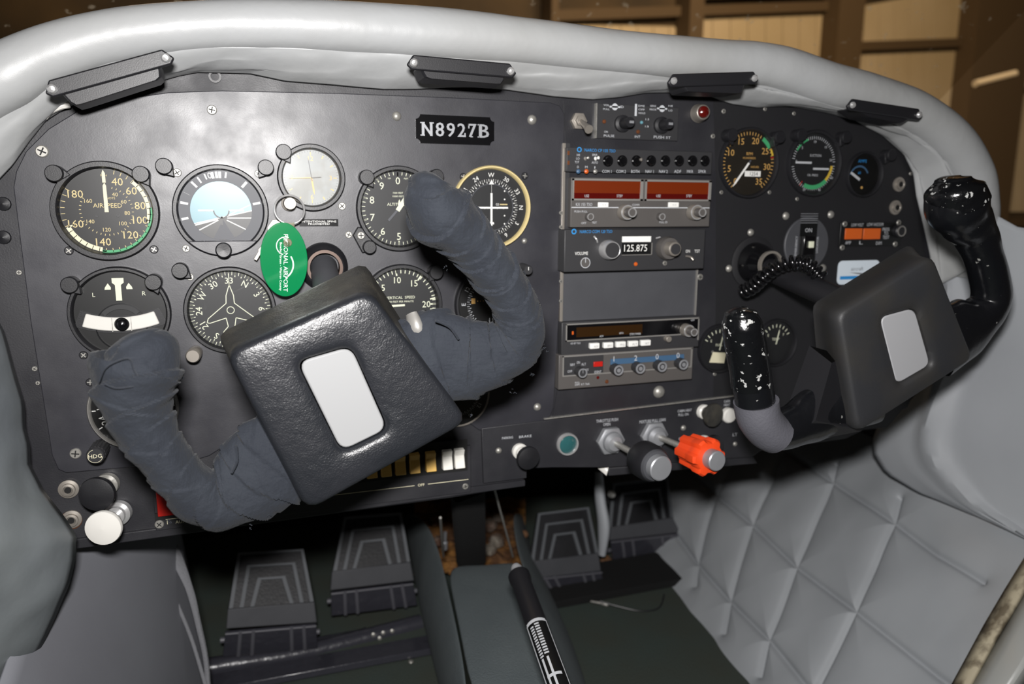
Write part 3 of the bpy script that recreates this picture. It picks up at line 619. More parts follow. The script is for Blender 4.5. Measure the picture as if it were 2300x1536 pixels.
# omni bearing indicator
t, x, z, h, r = gauge('bearing_indicator', 'navigation gauge seen through the curve of the left yoke grip', 1108, 682, .0400, rin=.90, dial='dial_dark')
b = B(); compass(b, x, z, h, r, 180, .0042, .84, inward=True); b.rect(x-.0225, x-.0185, z+.0005, z+.006, h+.001, 1); b.text('110.9', x+.003, z-.017, h+.0012, .0048)
for k in range(6): b.rect(x-.0165+k*.003, x-.0155+k*.003, z+.0025, z+.0035, h+.001, 1)
b.rect(x+.0025, x+.0034, z-.013, z+.018, h+.001); obj('markings', b, ['print', 'amber'], t)
kx, kz = G(1052, 745, .012); obj('course_knob', B().lathe(kx, kz, [(.007, .004), (.007, .011), (.0055, .0125), (.0035, .0125), (.0035, .018), (0, .018)], n=24), 'nickel', t)
kx, kz = G(1187, 607, .022); bx_, bz_ = G(1172, 600, .003); b = B().lathe3((bx_, -.003, bz_), (kx-bx_, -.019, kz-bz_), [(.0045, 0), (.0045, .004), (.0048, .0041), (.0048, .018), (.0042, .019), (0, .019)], n=22); b.rect(kx-.0003, kx+.0003, kz, kz+.004, .0222, 1)
obj('setting_knob', b, ['radio_dark', 'white'], t)
# lower heading gauge and its knob
t, x, z, h, r = gauge('heading_indicator', 'heading gauge with thin grey rim behind the left horn of the left yoke', 300, 918, .0370, bez='frame_grey', rin=.93, dial='dial_dark', hgt=.005)
b = B(); compass(b, x, z, h, r, 350, .0060, .76, inward=True); ticks(b, x, z, h, 0, 360, 12, r*.88, r*.97, .0009); obj('markings', b, 'white', t)
obj('card_rim', B().ring(x, z, [(r*.5, h), (r*.5, h+.001), (r*.55, h+.001), (r*.55, h)], n=40), 'bank_grey', t)
kx, kz = G(214, 1024, .026); bx_, bz_ = G(228, 1002, .003)
b = B(); b.lathe3((bx_, -.003, bz_), (kx-bx_, -.022, kz-bz_), [(.0066, 0), (.0070, .006), (.0074, .022), (.0066, .0235), (0, .0235)], n=24)
for k in range(16):
    a = k*math.pi/8; b.lathe3((bx_+.0067*math.cos(a), -.006, bz_+.0067*math.sin(a)), (kx-bx_, -.022, kz-bz_), [(.0009, 0), (.001, .018)], n=6)
ht = obj('heading_knob', b, 'radio_dark', t)
b = B().text('HDG', kx, kz, .0268, .0034); b.band(kx, kz, .0056, .0059, 0, 360, .0267); obj('lettering', b, 'ivory', ht)
t, x, z, h, r = gauge('bearing_gauge', 'dark round gauge almost wholly behind the lower right of the left yoke pad', 1030, 888, .0330, bez='nickel', rin=.96, dial='dial_dark', hgt=.002)
b = B(); compass(b, x, z, h, r, 0, .004, .8, inward=True); obj('markings', b, 'print', t)
# engine gauges on the right
t, x, z, h, r = gauge('tachometer', 'tachometer with yellow numerals from 0 to 35', 1684, 366, .0385, rin=.91, dial='dial_brown', h0=.0012)
b = B(); numerals(b, x, z, h, [('0', 218), ('5', 255), ('10', 295), ('15', 335), ('20', 18), ('25', 58), ('30', 98), ('35', 142)], r*.72, .0068)
ticks(b, x, z, h, 218, 502, 42, r*.86, r*.96, .0008); b.text('RPM', x+.001, z+.010, h, .0032); b.text('HUNDREDS', x+.001, z+.0055, h, .0022)
b.band(x, z, r*.84, r*.97, 33, 58, h+.0001, 1); b.band(x, z, r*.9, r*.97, 62, 75, h+.0001, 2); b.tick(x, z, 78, r*.85, r*.97, .001, h, 4)
b.rect(x-.004, x+.017, z-.0145, z-.0085, h+.0002, 3); b.text('1254', x+.008, z-.0115, h+.0004, .004, 0, 1, 5); b.text('HOURS', x+.009, z-.004, h, .0022)
obj('markings', b, ['amber', 'green_arc', 'yellow', 'white', 'red', 'dial_dark'], t)
b = B(); needle(b, x, z, h+.001, 217, r*.92, .0022, 0); obj('needle', b, 'white', t)
b = B(); needle(b, x, z, h+.001, 35, r*.12, .002, 0); obj('needle_tail', b, 'bank_grey', t)
t, x, z, h, r = gauge('engine_gauge', 'twin scale engine gauge with two white needles and a green arc', 1831, 367, .0375, rin=.90, dial='dial_black', h0=.0012)
b = B(); ticks(b, x, z, h, -80, 85, 30, r*.8, r*.9, .0006); numerals(b, x, z, h, [('0', -85), ('5', -45), ('10', 0), ('15', 40), ('20', 80)], r*.72, .0028)
ticks(b, x, z, h, 95, 262, 30, r*.8, r*.9, .0006); b.text('SUCTION', x+.002, z+.009, h, .0026); b.text('OIL PRESS', x, z-.013, h, .0024); b.band(x, z, r*.72, r*.86, 135, 205, h+.0001, 1); b.band(x, z, r*.72, r*.82, 95, 135, h+.0001, 2); b.tick(x, z, 215, r*.72, r*.9, .0008, h, 3); b.band(x, z, r*.8, r*.86, 300, 340, h+.0001, 1)
numerals(b, x, z, h, [('60', 120), ('40', 160), ('20', 200), ('C', 240)], r*.93, .0026)
obj('markings', b, ['print', 'green_arc', 'yellow', 'red'], t)
b = B(); b.box(x-.026, x-.004, z-.0005, z+.0018, h+.001, h+.0015); b.box(x-.001, x+.021, z-.007, z-.0048, h+.001, h+.0015); obj('needles', b, 'print', t)
t, x, z, h, r = gauge('small_blue_gauge', 'small dark gauge with blue lettering and a pale arc, right of the twin scale gauge', 1943, 392, .0265, rin=.9, dial='dial_dark', h0=.0012)
b = B(); b.band(x-.006, z-.004, .0125, .0145, -75, 65, h, 1); b.text('AMPS', x-.003, z+.0155, h, .0036, 0, 1, 0); b.text('60', x-.006, z+.002, h, .003, 0, 1, 0); b.lathe(x-.001, z-.015, [(.0016, h), (.0016, h+.0003), (0, h+.0003)], n=10, m=2)
obj('markings', b, ['blue_print', 'slate', 'amber'], t)
b = B(); needle(b, x-.006, z-.006, h+.001, 300, .016, .003, 0, tip=2); obj('needle', b, 'print', t)
for k, (gx_, gy_, rr) in enumerate([(1618, 783, .0285), (1745, 770, .0285)]):
    t, x, z, h, r = gauge('fuel_gauge', ['small gauge with a pale patch left of the right yoke horn', 'small gauge just right of the right yoke horn'][k], gx_, gy_, rr, rin=.9, dial='dial_black', h0=.0012)
    b = B(); ticks(b, x, z, h, -60, 60, 8, r*.7, r*.85, .001); b.text(['FUEL', 'TEMP'][k], x, z+.004, h, .003); numerals(b, x, z, h, [('E', -50), ('F', 50)], r*.55, .003)
    if k == 0: b.flat([(x-.012, z-.016), (x+.008, z-.018), (x+.01, z-.006), (x-.008, z-.004)], h, 1)
    needle(b, x, z-.002, h+.001, 12, r*.7, .0012); obj('markings', b, ['lume', 'ivory'], t)
# ------------------------------------------------------------------ post lights
PLt = [(121, 389, 95, 'between the left edge and the airspeed gauge', HP), (316, 391, 150, 'on the upper right rim of the airspeed gauge', HP+.004), (368, 373, 140, 'between the airspeed and horizon gauges', HP), (597, 376, 215, 'at the upper right of the horizon gauge', HP),
       (637, 341, 150, 'at the upper left of the clock', HP), (404, 608, 130, 'above left of the aircraft outline gauge', HP), (156, 640, 140, 'at the upper left of the turn gauge', HP), (344, 634, 165, 'at the upper right of the turn gauge', HP+.003), (824, 398, 145, 'at the upper left of the altimeter', HP+.002),
       (981, 396, 200, 'behind the tip of the left yoke grip', HP), (980, 612, 215, 'at the upper right of the vertical speed gauge', HP), (1645, 303, 160, 'above left of the tachometer', .0012), (1752, 308, 200, 'above right of the tachometer', .0012), (1801, 303, 150, 'above left of the twin scale gauge', .0012), (1902, 308, 205, 'above right of the twin scale gauge', .0012), (2003, 348, 205, 'above right of the small blue gauge', .0012)]
first = None
for px, py, a, where, h in PLt:
    x, z = G(px, py, h+.012)
    if first is None:
        first = thing('post_light', '', 'light', (x, -h, z), 'post lights beside the gauges')
        first_h = obj('hood', B().prism(teardrop(x, z, .0066, 0)[::-1], h, h+.009), 'plastic_black', first, bevel=.0006)
        obj('cap', B().lathe(x, z, [(.0068, h+.009), (.0068, h+.0125), (.0061, h+.0135), (0, h+.0135)], n=24), 'plastic_black', first); t = first
    else:
        t = first.copy(); COL.objects.link(t)
        for c in first.children: d = c.copy(); COL.objects.link(d); d.parent = t
    t.location = (x, -h, z); t.rotation_euler = (0, rad(a), 0); t['label'] = 'small black hooded post light ' + where
# ================================================================== NAMEPLATE, PLACARDS
def rpx(x0, y0, x1, y1, h): # panel rectangle from two picture corners
    a, c = G(x0, y0, h), G(x1, y1, h); return min(a[0], c[0]), max(a[0], c[0]), min(a[1], c[1]), max(a[1], c[1])
def quad(x0, y0, x1, y1, h): return rpx(x0, y0, x1, y1, h)
x0, z0_ = G(934, 290, .004); x1, _ = G(1110, 290, .004); zc_ = G(1022, 292, .004)[1]; xc_ = (x0+x1)/2; wd = (x1-x0)/2; hh = .0132
t = thing('registration_plate', 'small black plaque with silver letters N8927B and notched corners', 'nameplate', (xc_, -HP, zc_))
o = []; e = .0042
for sx_, sz_, a0 in ((1, 1, 0), (1, -1, 90), (-1, -1, 180), (-1, 1, 270)):
    cx_, cz_ = xc_+sx_*wd, zc_+sz_*hh
    for i in range(6):
        a = rad(a0 + 270 - 90*i/5)
        o.append((cx_+e*math.sin(a), cz_+e*math.cos(a)))
obj('plaque', B().prism(o, HP, HP+.0014), 'gloss_black', t)
b = B(); hL = HP+.0015
def serif_text(b, s, cx, cz, size, adv, m=0):
    W = {'N': .86, '8': .66, '9': .66, '2': .66, '7': .66, 'B': .8}; tot = sum(W[c] for c in s)*adv; u = cx-tot/2
    for c in s:
        wc = W[c]*adv; k = u+wc/2; wv = size*(.78 if c in 'NB' else .62)
        for dx in (-.0003, .0003): b.text(c, k+dx, cz, hL+.0001*(dx > 0), size, 0, 1, m, width=wv)
        T = .0011; L = size*.26; zt, zb = cz+size/2, cz-size/2; l, r = k-wv/2, k+wv/2
        if c == 'N':
            b.rect(l-L*.5, l+L*.8, zt-T, zt, hL, m); b.rect(l-L*.5, l+L*.8, zb, zb+T, hL, m); b.rect(r-L*.8, r+L*.5, zt-T, zt, hL, m)
            b.rect(l-.0002, l+.0022, zb, zt, hL+.00015, m); b.rect(r-.0022, r+.0002, zb, zt, hL+.00015, m)
        if c == 'B': b.rect(l-L*.5, l+L, zt-T, zt, hL, m); b.rect(l-L*.5, l+L, zb, zb+T, hL, m); b.rect(l+.0002, l+.0028, zb, zt, hL+.00015, m)
        if c == '7': b.rect(l-.0002, l+.0011, zt-.0042, zt, hL, m); b.rect(k-.0022, k+.0006, zb, zb+T, hL, m)
        if c == '2': b.rect(r-.0012, r+.0002, zb, zb+.0038, hL, m)
        u += wc
serif_text(b, 'N8927B', xc_, zc_, .0125, .0162); obj('lettering', b, 'alu', t)
x0, x1, z0, z1 = rpx(672, 492, 760, 508, .003); b = B()
t = thing('spin_placard', 'narrow black placard reading INTENTIONAL SPINS PROHIBITED below the clock', 'placard', ((x0+x1)/2, -HP, z0))
obj('strip', B().box(x0, x1, z0, z1, HP, HP+.0005), 'gloss_black', t)
b.text('INTENTIONAL SPINS', (x0+x1)/2, z1-.0022, HP+.0006, .0017, 0, 1, 0, width=(x1-x0)*.9); b.text('PROHIBITED', (x0+x1)/2, z0+.0022, HP+.0006, .0017, 0, 1, 0, width=(x1-x0)*.55); obj('lettering', b, 'white', t)
x0, x1, z0, z1 = rpx(1884, 586, 1972, 636, .002)
t = thing('white_sticker', 'white rounded sticker with a blue band behind the right yoke pad', 'sticker', (x0, -.0012, z0))
obj('card', B().prism(rrect(x0, x1, z0, z1, .006)[::-1], .0012, .0018), 'sticker', t); xm = x0+.62*(x1-x0)
b = B(); b.text('aircraft', xm-.01, z1-.010, .0019, .0045, 0, 1, 0); b.rect(x0+.004, x1-.004, z0+.006, z0+.010, .0019, 1); b.flat([(xm-.022, z1-.014), (xm, z1-.018), (xm+.014, z1-.014), (xm, z1-.0155)], .0019, 0)
obj('print', b, ['print_dim', 'blue_print'], t)
# ================================================================== KEY RING IN THE IGNITION
kx, kz = G(652, 457, .024); bx_, bz_ = G(664, 463, HP)
t = thing('ignition_lock', 'round ignition lock with worn pinkish face, a key ring hanging from it', 'lock', (kx, -HP, kz))
obj('barrel', B().lathe3((kx, -HP, kz), (0, -1, 0), [(.0068, 0), (.0068, .004), (.0055, .0045), (.005, .019), (0, .019)], n=26), 'nickel', t)
mat('worn_face', 'e6d2cf', .45); obj('face', B().lathe(kx, kz, [(.0048, .0215), (.0044, .0225), (0, .0225)], n=22), 'worn_face', t)
t = thing('key_ring', 'steel split ring with a green oval fob and a key hanging from the ignition', 'key ring', (kx, -.016, kz))
cx_, cz_ = G(650, 471, .018); rr = S(650, 471, 32, .018)
def torus(b, c, u, v, r, rt, n=40, k=8, turns=1., rise=0):
    c, u, v = Vector(c), Vector(u).normalized(), Vector(v).normalized(); w_ = u.cross(v)
    pts = [c + (u*math.cos(2*math.pi*turns*i/n) + v*math.sin(2*math.pi*turns*i/n))*r + w_*rise*i/n for i in range(n+1)]
    return b.sweep(pts, [(rt, rt)]*(n+1), n=k, sub=1)
obj('ring', torus(B(), (cx_, -.019, cz_), (1, 0, 0), (0, .15, 1), rr, .0009, turns=1.9, n=70, rise=.0016), 'chrome', t)
x0, z0 = G(638, 583, .03); ra, rb = S(638, 583, 51, .03), S(638, 583, 83, .03); tl_ = rad(-4)
def ell(k, n=48): return [(x0 + k*ra*math.sin(2*math.pi*i/n), z0 + k*rb*math.cos(2*math.pi*i/n)) for i in range(n)]
b = B(); b.prism(ell(1), .029, .0315); fob = obj('fob', b, 'green_plastic', t, bevel=.0005)
b = B()
th = -math.pi/2 - rad(3)
b.text('REGIONAL AIRPORT', x0+.0012, z0-.003, .0317, .0036, th, 1, width=rb*1.55); b.text('Bowling Green - Warren County', x0-.0034, z0-.006, .0317, .0019, th, 1, width=rb*1.3)
b.band(x0+.002, z0+.012, .0075, .0083, -160, 20, .0317); b.band(x0-.006, z0-.004, .013, .0142, 60, 150, .0317)
obj('lettering', b, 'white', fob)
b = B(); p = [G(652, 500, .026), G(650, 520, .028), G(646, 545, .032)]
b.prism([(p[0][0]-.0035, p[0][1]), (p[0][0]+.0035, p[0][1]), (p[2][0]+.006, p[2][1]), (p[2][0]-.0055, p[2][1])][::-1], .026, .0285); b.lathe(p[2][0], p[2][1], [(.0038, .0318), (.0034, .033), (0, .0335)], n=18)
obj('strap', b, 'clear_plastic', t)
k0, k1 = G(622, 500, .016), G(572, 583, .016); dx, dz = k1[0]-k0[0], k1[1]-k0[1]; L_ = math.hypot(dx, dz); dx /= L_; dz /= L_; Q = lambda u, v: (k0[0]+dx*u-dz*v, k0[1]+dz*u+dx*v)
b = B().prism([Q(-.002, -.002), Q(0, -.0045), Q(.008, -.005), Q(.012, -.0022), Q(L_*.6, -.002), Q(L_*.62, -.001), Q(L_*.75, -.002), Q(L_*.8, -.001), Q(L_, -.001), Q(L_, .002), Q(.012, .002), Q(.008, .005), Q(0, .0045), Q(-.002, .002)], .0145, .0165)
obj('key', b, 'nickel', t, bevel=.0003)
# vernier knob hole beside pad: control column boot of left yoke
# ================================================================== RADIO STACK
def round_knob(name, par, base, face, prof, mt, n=28, mark=False):
    h = fith(base, face); kx, kz = G(face[0], face[1], h); b = B()
    b.lathe(kx, kz, prof(h), n); o = obj(name, b, mt, par)
    return o, kx, kz, h
rack = thing('radio_rack_rail', 'thin bright metal rail with rivets along the left side of the radio stack', 'rail', (*[G(1258, 875)[0]], -.001, G(1250, 875)[1]))
xa, zt = G(1265, 322); _, zb = G(1252, 872)
obj('rail', B().box(xa-.0022, xa+.0012, zb, zt, .001, .0045), 'nickel', rack, bevel=.0004)
for y in (478, 510, 632, 676, 770, 806, 860): x, z = G(1257, y, .005); part('screw', SCREW, rack, x+.0015, z, .0045).scale = (.55, .55, .55)
obj('backing', B().box(xa+.0012, xa+.0065, zb, zt, .001, .0025), 'radio_dark', rack)
# small selector unit
x0, x1, z0, z1 = rpx(1341, 232, 1522, 317, .0045); H = .0045
t = thing('selector_unit', 'small black control unit with two pointer knobs at the top of the centre stack', 'control unit', ((x0+x1)/2, -.001, z0))
obj('faceplate', B().box(x0, x1, z0, z1, .001, H), 'radio_dark', t, bevel=.0005); obj('edge', B().box(x0-.0012, x0-.0002, z0, z1, .001, H+.0012), 'steel', t)
b = B()
def T(b, s, px, py, h, px_h, px_w=None, m=0): # text at a picture position, sizes in picture pixels
    x, z = G(px, py, h); b.text(s, x, z, h, S(px, py, px_h, h), 0, 1, m, S(px, py, px_w, h) if px_w else None)
for s_, x, y, a_, w_ in [('VOL', 1362, 236, 4, 14), ('PULL', 1362, 245, 4, 16), ('ID', 1397, 240, 5, 9), ('DME', 1441, 238, 4, 16), ('OFF', 1441, 246, 4, 16), ('HOLD', 1442, 254, 4, 17), ('SENS', 1467, 238, 4, 15), ('PRIOR', 1467, 246, 4, 17), ('HI', 1506, 238, 4, 10), ('LO', 1506, 248, 4, 10), ('ON', 1361, 296, 4, 9), ('PULSE', 1368, 305, 5, 26), ('1.5', 1454, 268, 4, 9), ('1.8', 1453, 284, 4, 9), ('INT', 1432, 307, 5, 14), ('PUSH', 1480, 308, 6, 26), ('ST', 1501, 309, 5, 12)]: T(b, s_, x, y, H+.0002, a_, w_)
for x, y in ((1381, 240), (1487, 244)):
    u, v = G(x, y, H); b.lathe(u, v, [(.0034, H), (.0034, H+.0002), (0, H+.0002)], n=14); b.rect(u-.006, u+.006, v-.0008, v+.0008, H+.0002)
u, v = G(1428, 247, H); b.rect(u-.0012, u+.0012, v-.006, v+.006, H+.0002); obj('lettering', b, 'print', t)
for x, y in ((1390, 272), (1478, 276)):
    face = (x+26, y+2); o, kx, kz, h = round_knob('knob', t, (x, y), face, lambda h: [(.0085, H), (.0085, H+.004), (.0055, H+.005), (.005, h), (0, h)], 'plastic_black')
    obj('pointer', B().box(kx-.001, kx+.0035, kz-.0012, kz+.0012, h, h+.001), 'alu', o)
b = B()
for x, y, r_ in ((1357, 273, .0022), (1433, 296, .0022)): u, v = G(x, y, H); b.lathe(u, v, [(r_, H), (r_*.8, H+.001), (0, H+.0012)], n=12)
obj('lamp_screw', b, 'brass_screw', t)
u, v = G(1441, 275, H); obj('blue_lamp', B().lathe(u, v, [(.0018, H), (.0014, H+.001), (0, H+.0014)], n=12), 'sky', t)
# audio panel
x0, x1, z0, z1 = rpx(1281, 331, 1598, 392, .010); H = .010
t = thing('audio_selector_panel', 'black audio panel with a row of eight round buttons and blue lettering', 'radio', ((x0+x1)/2, -.001, z0))
obj('case', B().box(x0-.004, x1, z0, z1, .001, H), 'radio_dark', t, bevel=.0008)
b = B(); T(b, 'NARCO CP 135 TSO', 1348, 338, H+.0002, 6.5, 76); u, v = G(1301, 336, H); b.band(u, v, .0016, .0026, 0, 360, H+.0002); obj('blue_lettering', b, 'blue_print', t)
b = B()
for s_, x, w_ in (('COM 1', 1363, 23), ('COM 2', 1395, 24), ('BOTH', 1427, 21), ('NAV 1', 1459, 21), ('NAV 2', 1490, 22), ('ADF', 1522, 18), ('MKR', 1550, 16), ('SPKR', 1577, 20)): T(b, s_, x, 385, H+.0002, 6.5, w_)
for s_, x, y, w_ in (('HI', 1299, 348, 7), ('LO', 1298, 356, 8), ('TST', 1296, 364, 11), ('O', 1298, 375, 5), ('M', 1317, 375, 6), ('I', 1336, 376, 2), ('SPKR', 1336, 348, 13), ('AUTO', 1336, 365, 15)): T(b, s_, x, y, H+.0002, 5, w_)
obj('lettering', b, 'print', t)
for i, x in enumerate((1365, 1397, 1429, 1462, 1494, 1525, 1555, 1583)):
    u, v = G(x, 361.5, H); br = B().ring(u, v, [(.0058, H), (.0058, H+.0008), (.0046, H+.0008), (.0046, H)], n=24); br.lathe(u, v, [(.0044, H), (.0044, H+.002), (.0036, H+.0028), (.001, H+.0024), (0, H+.0024)], n=22)
    obj('button', br, 'gloss_black', t)
u, v = G(1443, 357, H+.004); obj('toggle', B().lathe3((u-.002, -H, v-.001), (.3, -1, .1), [(.001, 0), (.0018, .004), (0, .005)], n=12), 'nickel', t)
for k, (x, y) in enumerate(((1315, 356), (1338, 356))):
    u, v = G(x, y, H); obj('toggle', B().lathe3((u, -H, v), (.2, -1, .1), [(.002, 0), (.001, .0015), (.0016, .005), (0, .006)], n=12), 'white' if k else 'steel', t)
for k, (x, m_) in enumerate(((1299, 'slate'), (1317, 'orange_lamp'), (1337, 'frame_grey'))):
    u, v = G(x, 385, H); obj('marker_lamp', B().lathe(u, v, [(.0024, H), (.002, H+.001), (0, H+.0018)], n=14), m_, t)
b = B(); 
for y in (344, 366): u, v = G(1273, y, .006); b.box(u-.0012, u+.0012, v-.002, v+.002, .005, .0105)
obj('side_screws', b, 'brass_screw', t)
# nav-com
x0, x1, z0, z1 = rpx(1283, 398, 1593, 509, .010); xm = G(1446, 425, H)[0]; zm = G(1440, 451, H)[1]; zs = G(1440, 466, H)[1]
t = thing('navigation_radio', 'grey radio with two dark orange display windows and silver knobs', 'radio', ((x0+x1)/2, -.001, z0))
obj('case', B().box(x0, x1, z0, z1, .001, H), 'radio_grey', t, bevel=.0008)
for k, (a, c) in enumerate(((x0+.0012, xm-.0013), (xm+.0013, x1-.0006))):
    zt = z1-.0012
    fr = obj('window_frame', B().box(a, c, zt-.0018, zt, H, H+.0012).box(a, c, zm, zm+.0018, H, H+.0012).box(a, a+.0018, zm, zt, H, H+.0012).box(c-.003, c, zm, zt, H, H+.0012), 'frame_grey', t)
    obj('display', B().box(a+.0018, c-.003, zm+.0075, zt-.002, H, H+.0004), 'orange_screen', t); obj('display_strip', B().box(a+.0018, c-.003, zm+.0018, zm+.0075, H, H+.0004), 'dark_red', t)
    obj('display_glass', B().rect(a+.0018, c-.003, zm+.0018, zt-.002, H+.0008), 'glass', t)
b = B(); b.rect(x0+.001, x1-.001, zs-.0006, zs+.0003, H+.0002)
for s_, x, y, w_ in (('USE', 1318, 440, 11), ('STBY', 1392, 440, 15), ('USE', 1479, 440, 11), ('STBY', 1548, 440, 15)): T(b, s_, x, y, H+.001, 6, w_)
T(b, 'KX 155 TSO', 1312, 459, H+.0002, 6.5, 40); T(b, 'PUSH PULL', 1305, 475, H+.0002, 4.5, 32); T(b, 'OFF', 1311, 501, H+.0002, 4.5, 12); T(b, 'TEST', 1335, 500, H+.0002, 4.5, 12); T(b, 'PULL ID', 1490, 499, H+.0002, 4.5, 20); T(b, 'COMM', 1428, 460, H+.0002, 4.5, 18)
obj('lettering', b, 'print', t)
for x in (1355, 1513): a = rpx(x-11, 454, x+12, 466, H+.002); o = obj('button', B().box(*a, H, H+.002), 'white', t, bevel=.0006); b = B(); T(b, '<->', x+2, 460, H+.0024, 4, 10); obj('arrow', b, 'print_dim', o)
def dual(par, base, px, py, rpx1, rpx2, h0, big='nickel', dx=8, dy=1):
    h1 = h0+.009; u, v = G(px, py, h1); r1 = S(px, py, rpx1, h1); r2 = S(px, py, rpx2, h1)
    o = obj('knob', B().lathe(u, v, [(r1*.95, h0), (r1*1.06, h0+.001), (r1*1.0, h1-.001), (r1*.93, h1), (0, h1)], n=30), big, par)
    b = B().ring(u, v, [(r1*.82, h1), (r1*.82, h1+.0005), (r1*.97, h1+.0005), (r1*.97, h1)], n=30); obj('rim', b, 'chrome', o)
    b = B().lathe(u, v, [(r2*.95, h1), (r2, h1+.009), (r2*.9, h1+.010), (0, h1+.010)], n=26); b.ring(u, v, [(r2*.74, h1+.01), (r2*.74, h1+.0105), (r2*.96, h1+.0105), (r2*.96, h1+.01)], n=24, m=1); obj('inner_knob', b, ['radio_grey', 'chrome'], o)
dual(t, None, 1410, 477, 17, 11, H); dual(t, None, 1566, 477, 17, 10, H)
for x, y in ((1326, 487), (1487, 487)): u, v = G(x, y, H+.005); obj('small_knob', B().lathe(u, v, [(.0042, H), (.004, H+.005), (.0033, H+.0056), (0, H+.0056)], n=22).ring(u, v, [(.0028, H+.0056), (.0028, H+.006), (.0037, H+.006), (.0037, H+.0056)], n=20, m=1), ['radio_grey', 'chrome'], t)
# com radio
H = .019; x0, x1, z0, z1 = rpx(1268, 517, 1580, 613, H); z1 = G(1400, 515, H)[1]; z0 = G(1400, 608, H)[1]
t = thing('communication_radio', 'black radio showing 125.875 between two large round knobs', 'radio', ((x0+x1)/2, -.001, z0))
obj('case', B().box(x0, x1, z0, z1, .001, H), 'radio_dark', t, bevel=.001)
b = B(); T(b, 'NARCO COM 120 TSO', 1339, 520, H+.0002, 7, 80); u, v = G(1289, 520, H); b.band(u, v, .0016, .0028, 0, 360, H+.0002); obj('blue_lettering', b, 'blue_print', t)
b = B(); T(b, 'VOLUME', 1306, 569, H+.0002, 7, 32); T(b, 'ON', 1545, 564, H+.0002, 6.5, 11); T(b, 'TST', 1566, 564, H+.0002, 6.5, 14); a = rpx(1398, 531, 1462, 543, H+.0008); b.box(*a, H, H+.0008); obj('lettering', b, 'white', t)
a = rpx(1398, 546, 1463, 571, H+.0012); obj('frequency_window', B().box(*a, H, H+.0006), 'dial_dark', t); obj('window_edge', B().box(a[1], a[1]+.0006, a[2], a[3], H, H+.0016).box(a[0], a[1], a[2]-.0006, a[2], H, H+.0016), 'frame_grey', t)
b = B(); T(b, '125.875', 1428, 557, H+.0014, 15, 58); obj('frequency_digits', b, 'white', t)
u, v = G(1376, 562, H+.012); rr = S(1376, 562, 20, H+.01); o = obj('knob', B().lathe(u, v, [(rr*1.1, H), (rr*1.15, H+.004), (rr, H+.011), (rr*.95, H+.012), (rr*.9, H+.0117), (0, H+.0117)], n=34), 'chrome', t); obj('knob_face', B().lathe(u, v, [(rr*.86, H+.0118), (rr*.86, H+.0123), (0, H+.0123)], n=30), 'radio_dark', o)
u, v = G(1504, 558, H+.008); u2, v2 = G(1517, 561, H+.018); rr = S(1504, 558, 26, H); o = obj('knob', B().lathe(u, v, [(rr, H), (rr*1.02, H+.003), (rr*.9, H+.009), (0, H+.009)], n=34), 'radio_grey', t)
obj('inner_knob', B().lathe(u, v, [(rr*.62, H+.009), (rr*.6, H+.019), (rr*.52, H+.02), (0, H+.02)], n=28), 'nickel', o); obj('knob_face', B().lathe(u, v, [(rr*.46, H+.02), (rr*.46, H+.0205), (0, H+.0205)], n=24), 'radio_dark', o)
o, kx, kz, h = round_knob('volume_knob', t, (1297, 585), (1314, 590), lambda h: [(.0062, .017), (.0058, h), (.005, h+.001), (0, h+.001)], 'radio_grey'); b = B(); b.rect(kx-.0003, kx+.0003, kz, kz+.0045, h+.0012); b.band(kx, kz, .0048, .0054, 0, 360, h+.0012); obj('mark', b, 'print', o)
u, v = G(1428, 593, H); obj('amber_lamp', B().lathe(u, v, [(.0022, H), (.0016, H+.001), (0, H+.0012)], n=14), 'orange_lamp', t); u, v = G(1493, 591, H); part('screw', SCREW, t, u, v, H).scale = (.7, .7, .7)
u, v = G(1542, 575, H); u2, v2 = G(1560, 584, H+.01); obj('switch_lever', B().sweep([(u, -H, v), ((u+u2)/2, -H-.006, (v+v2)/2+.001), (u2, -H-.008, v2)], [(.0018, .0012), (.002, .0012), (.0018, .0012)], n=10), 'nickel', t)
u, v = G(1337, 537, H); obj('latch', B().sweep([(u-.002, -H-.001, v+.003), (u, -H-.003, v), (u+.002, -H-.001, v-.003)], [(.0012, .001)]*3, n=8).sweep([(G(1472, 531, H)[0], -H-.001, G(1472, 533, H)[1]-.001), (G(1480, 531, H)[0], -H-.003, G(1480, 532, H)[1])], [(.0022, .001)]*2, n=8), 'chrome', t)
# blanking plate
x0, x1, z0, z1 = rpx(1258, 606, 1562, 715, .003); 
t = thing('blanking_plate', 'plain dark grey blank plate between the upper and lower radios', 'plate', ((x0+x1)/2, -.001, z0))
obj('sheet', B().box(x0+.001, x1-.002, z0, z1, .001, .003), 'blank_grey', t, bevel=.0005); obj('flange', B().box(x1-.0024, x1-.0012, z0, z1, .001, .0055), 'frame_grey', t)
# adf receiver
H = .012; x0, x1, z0, z1 = rpx(1262, 722, 1568, 794, H); z1 = G(1410, 717, H)[1]; z0 = G(1410, 789, H)[1]
t = thing('direction_finder_radio', 'slim radio with a long black display and five white push buttons', 'radio', ((x0+x1)/2, -.001, z0))
obj('case', B().box(x0, x1, z0, z1, .001, H), 'radio_dark', t, bevel=.0008)
zw = z0+(z1-z0)*.42; xa, xb = x0+.0045, x1-.001; 
obj('window_frame', B().box(xa, xb, z1-.003, z1-.0016, H, H+.001).box(xa, xb-.018, zw, zw+.0013, H, H+.001).box(xa, xa+.0013, zw, z1-.002, H, H+.001).box(xb-.0013, xb, z0+.008, z1-.002, H, H+.001), 'frame_grey', t)
obj('display', B().box(xa+.0013, xb-.0013, zw+.0013, z1-.003, H, H+.0004), 'gloss_black', t); mat('dim_amber', '2c1a06', .3)
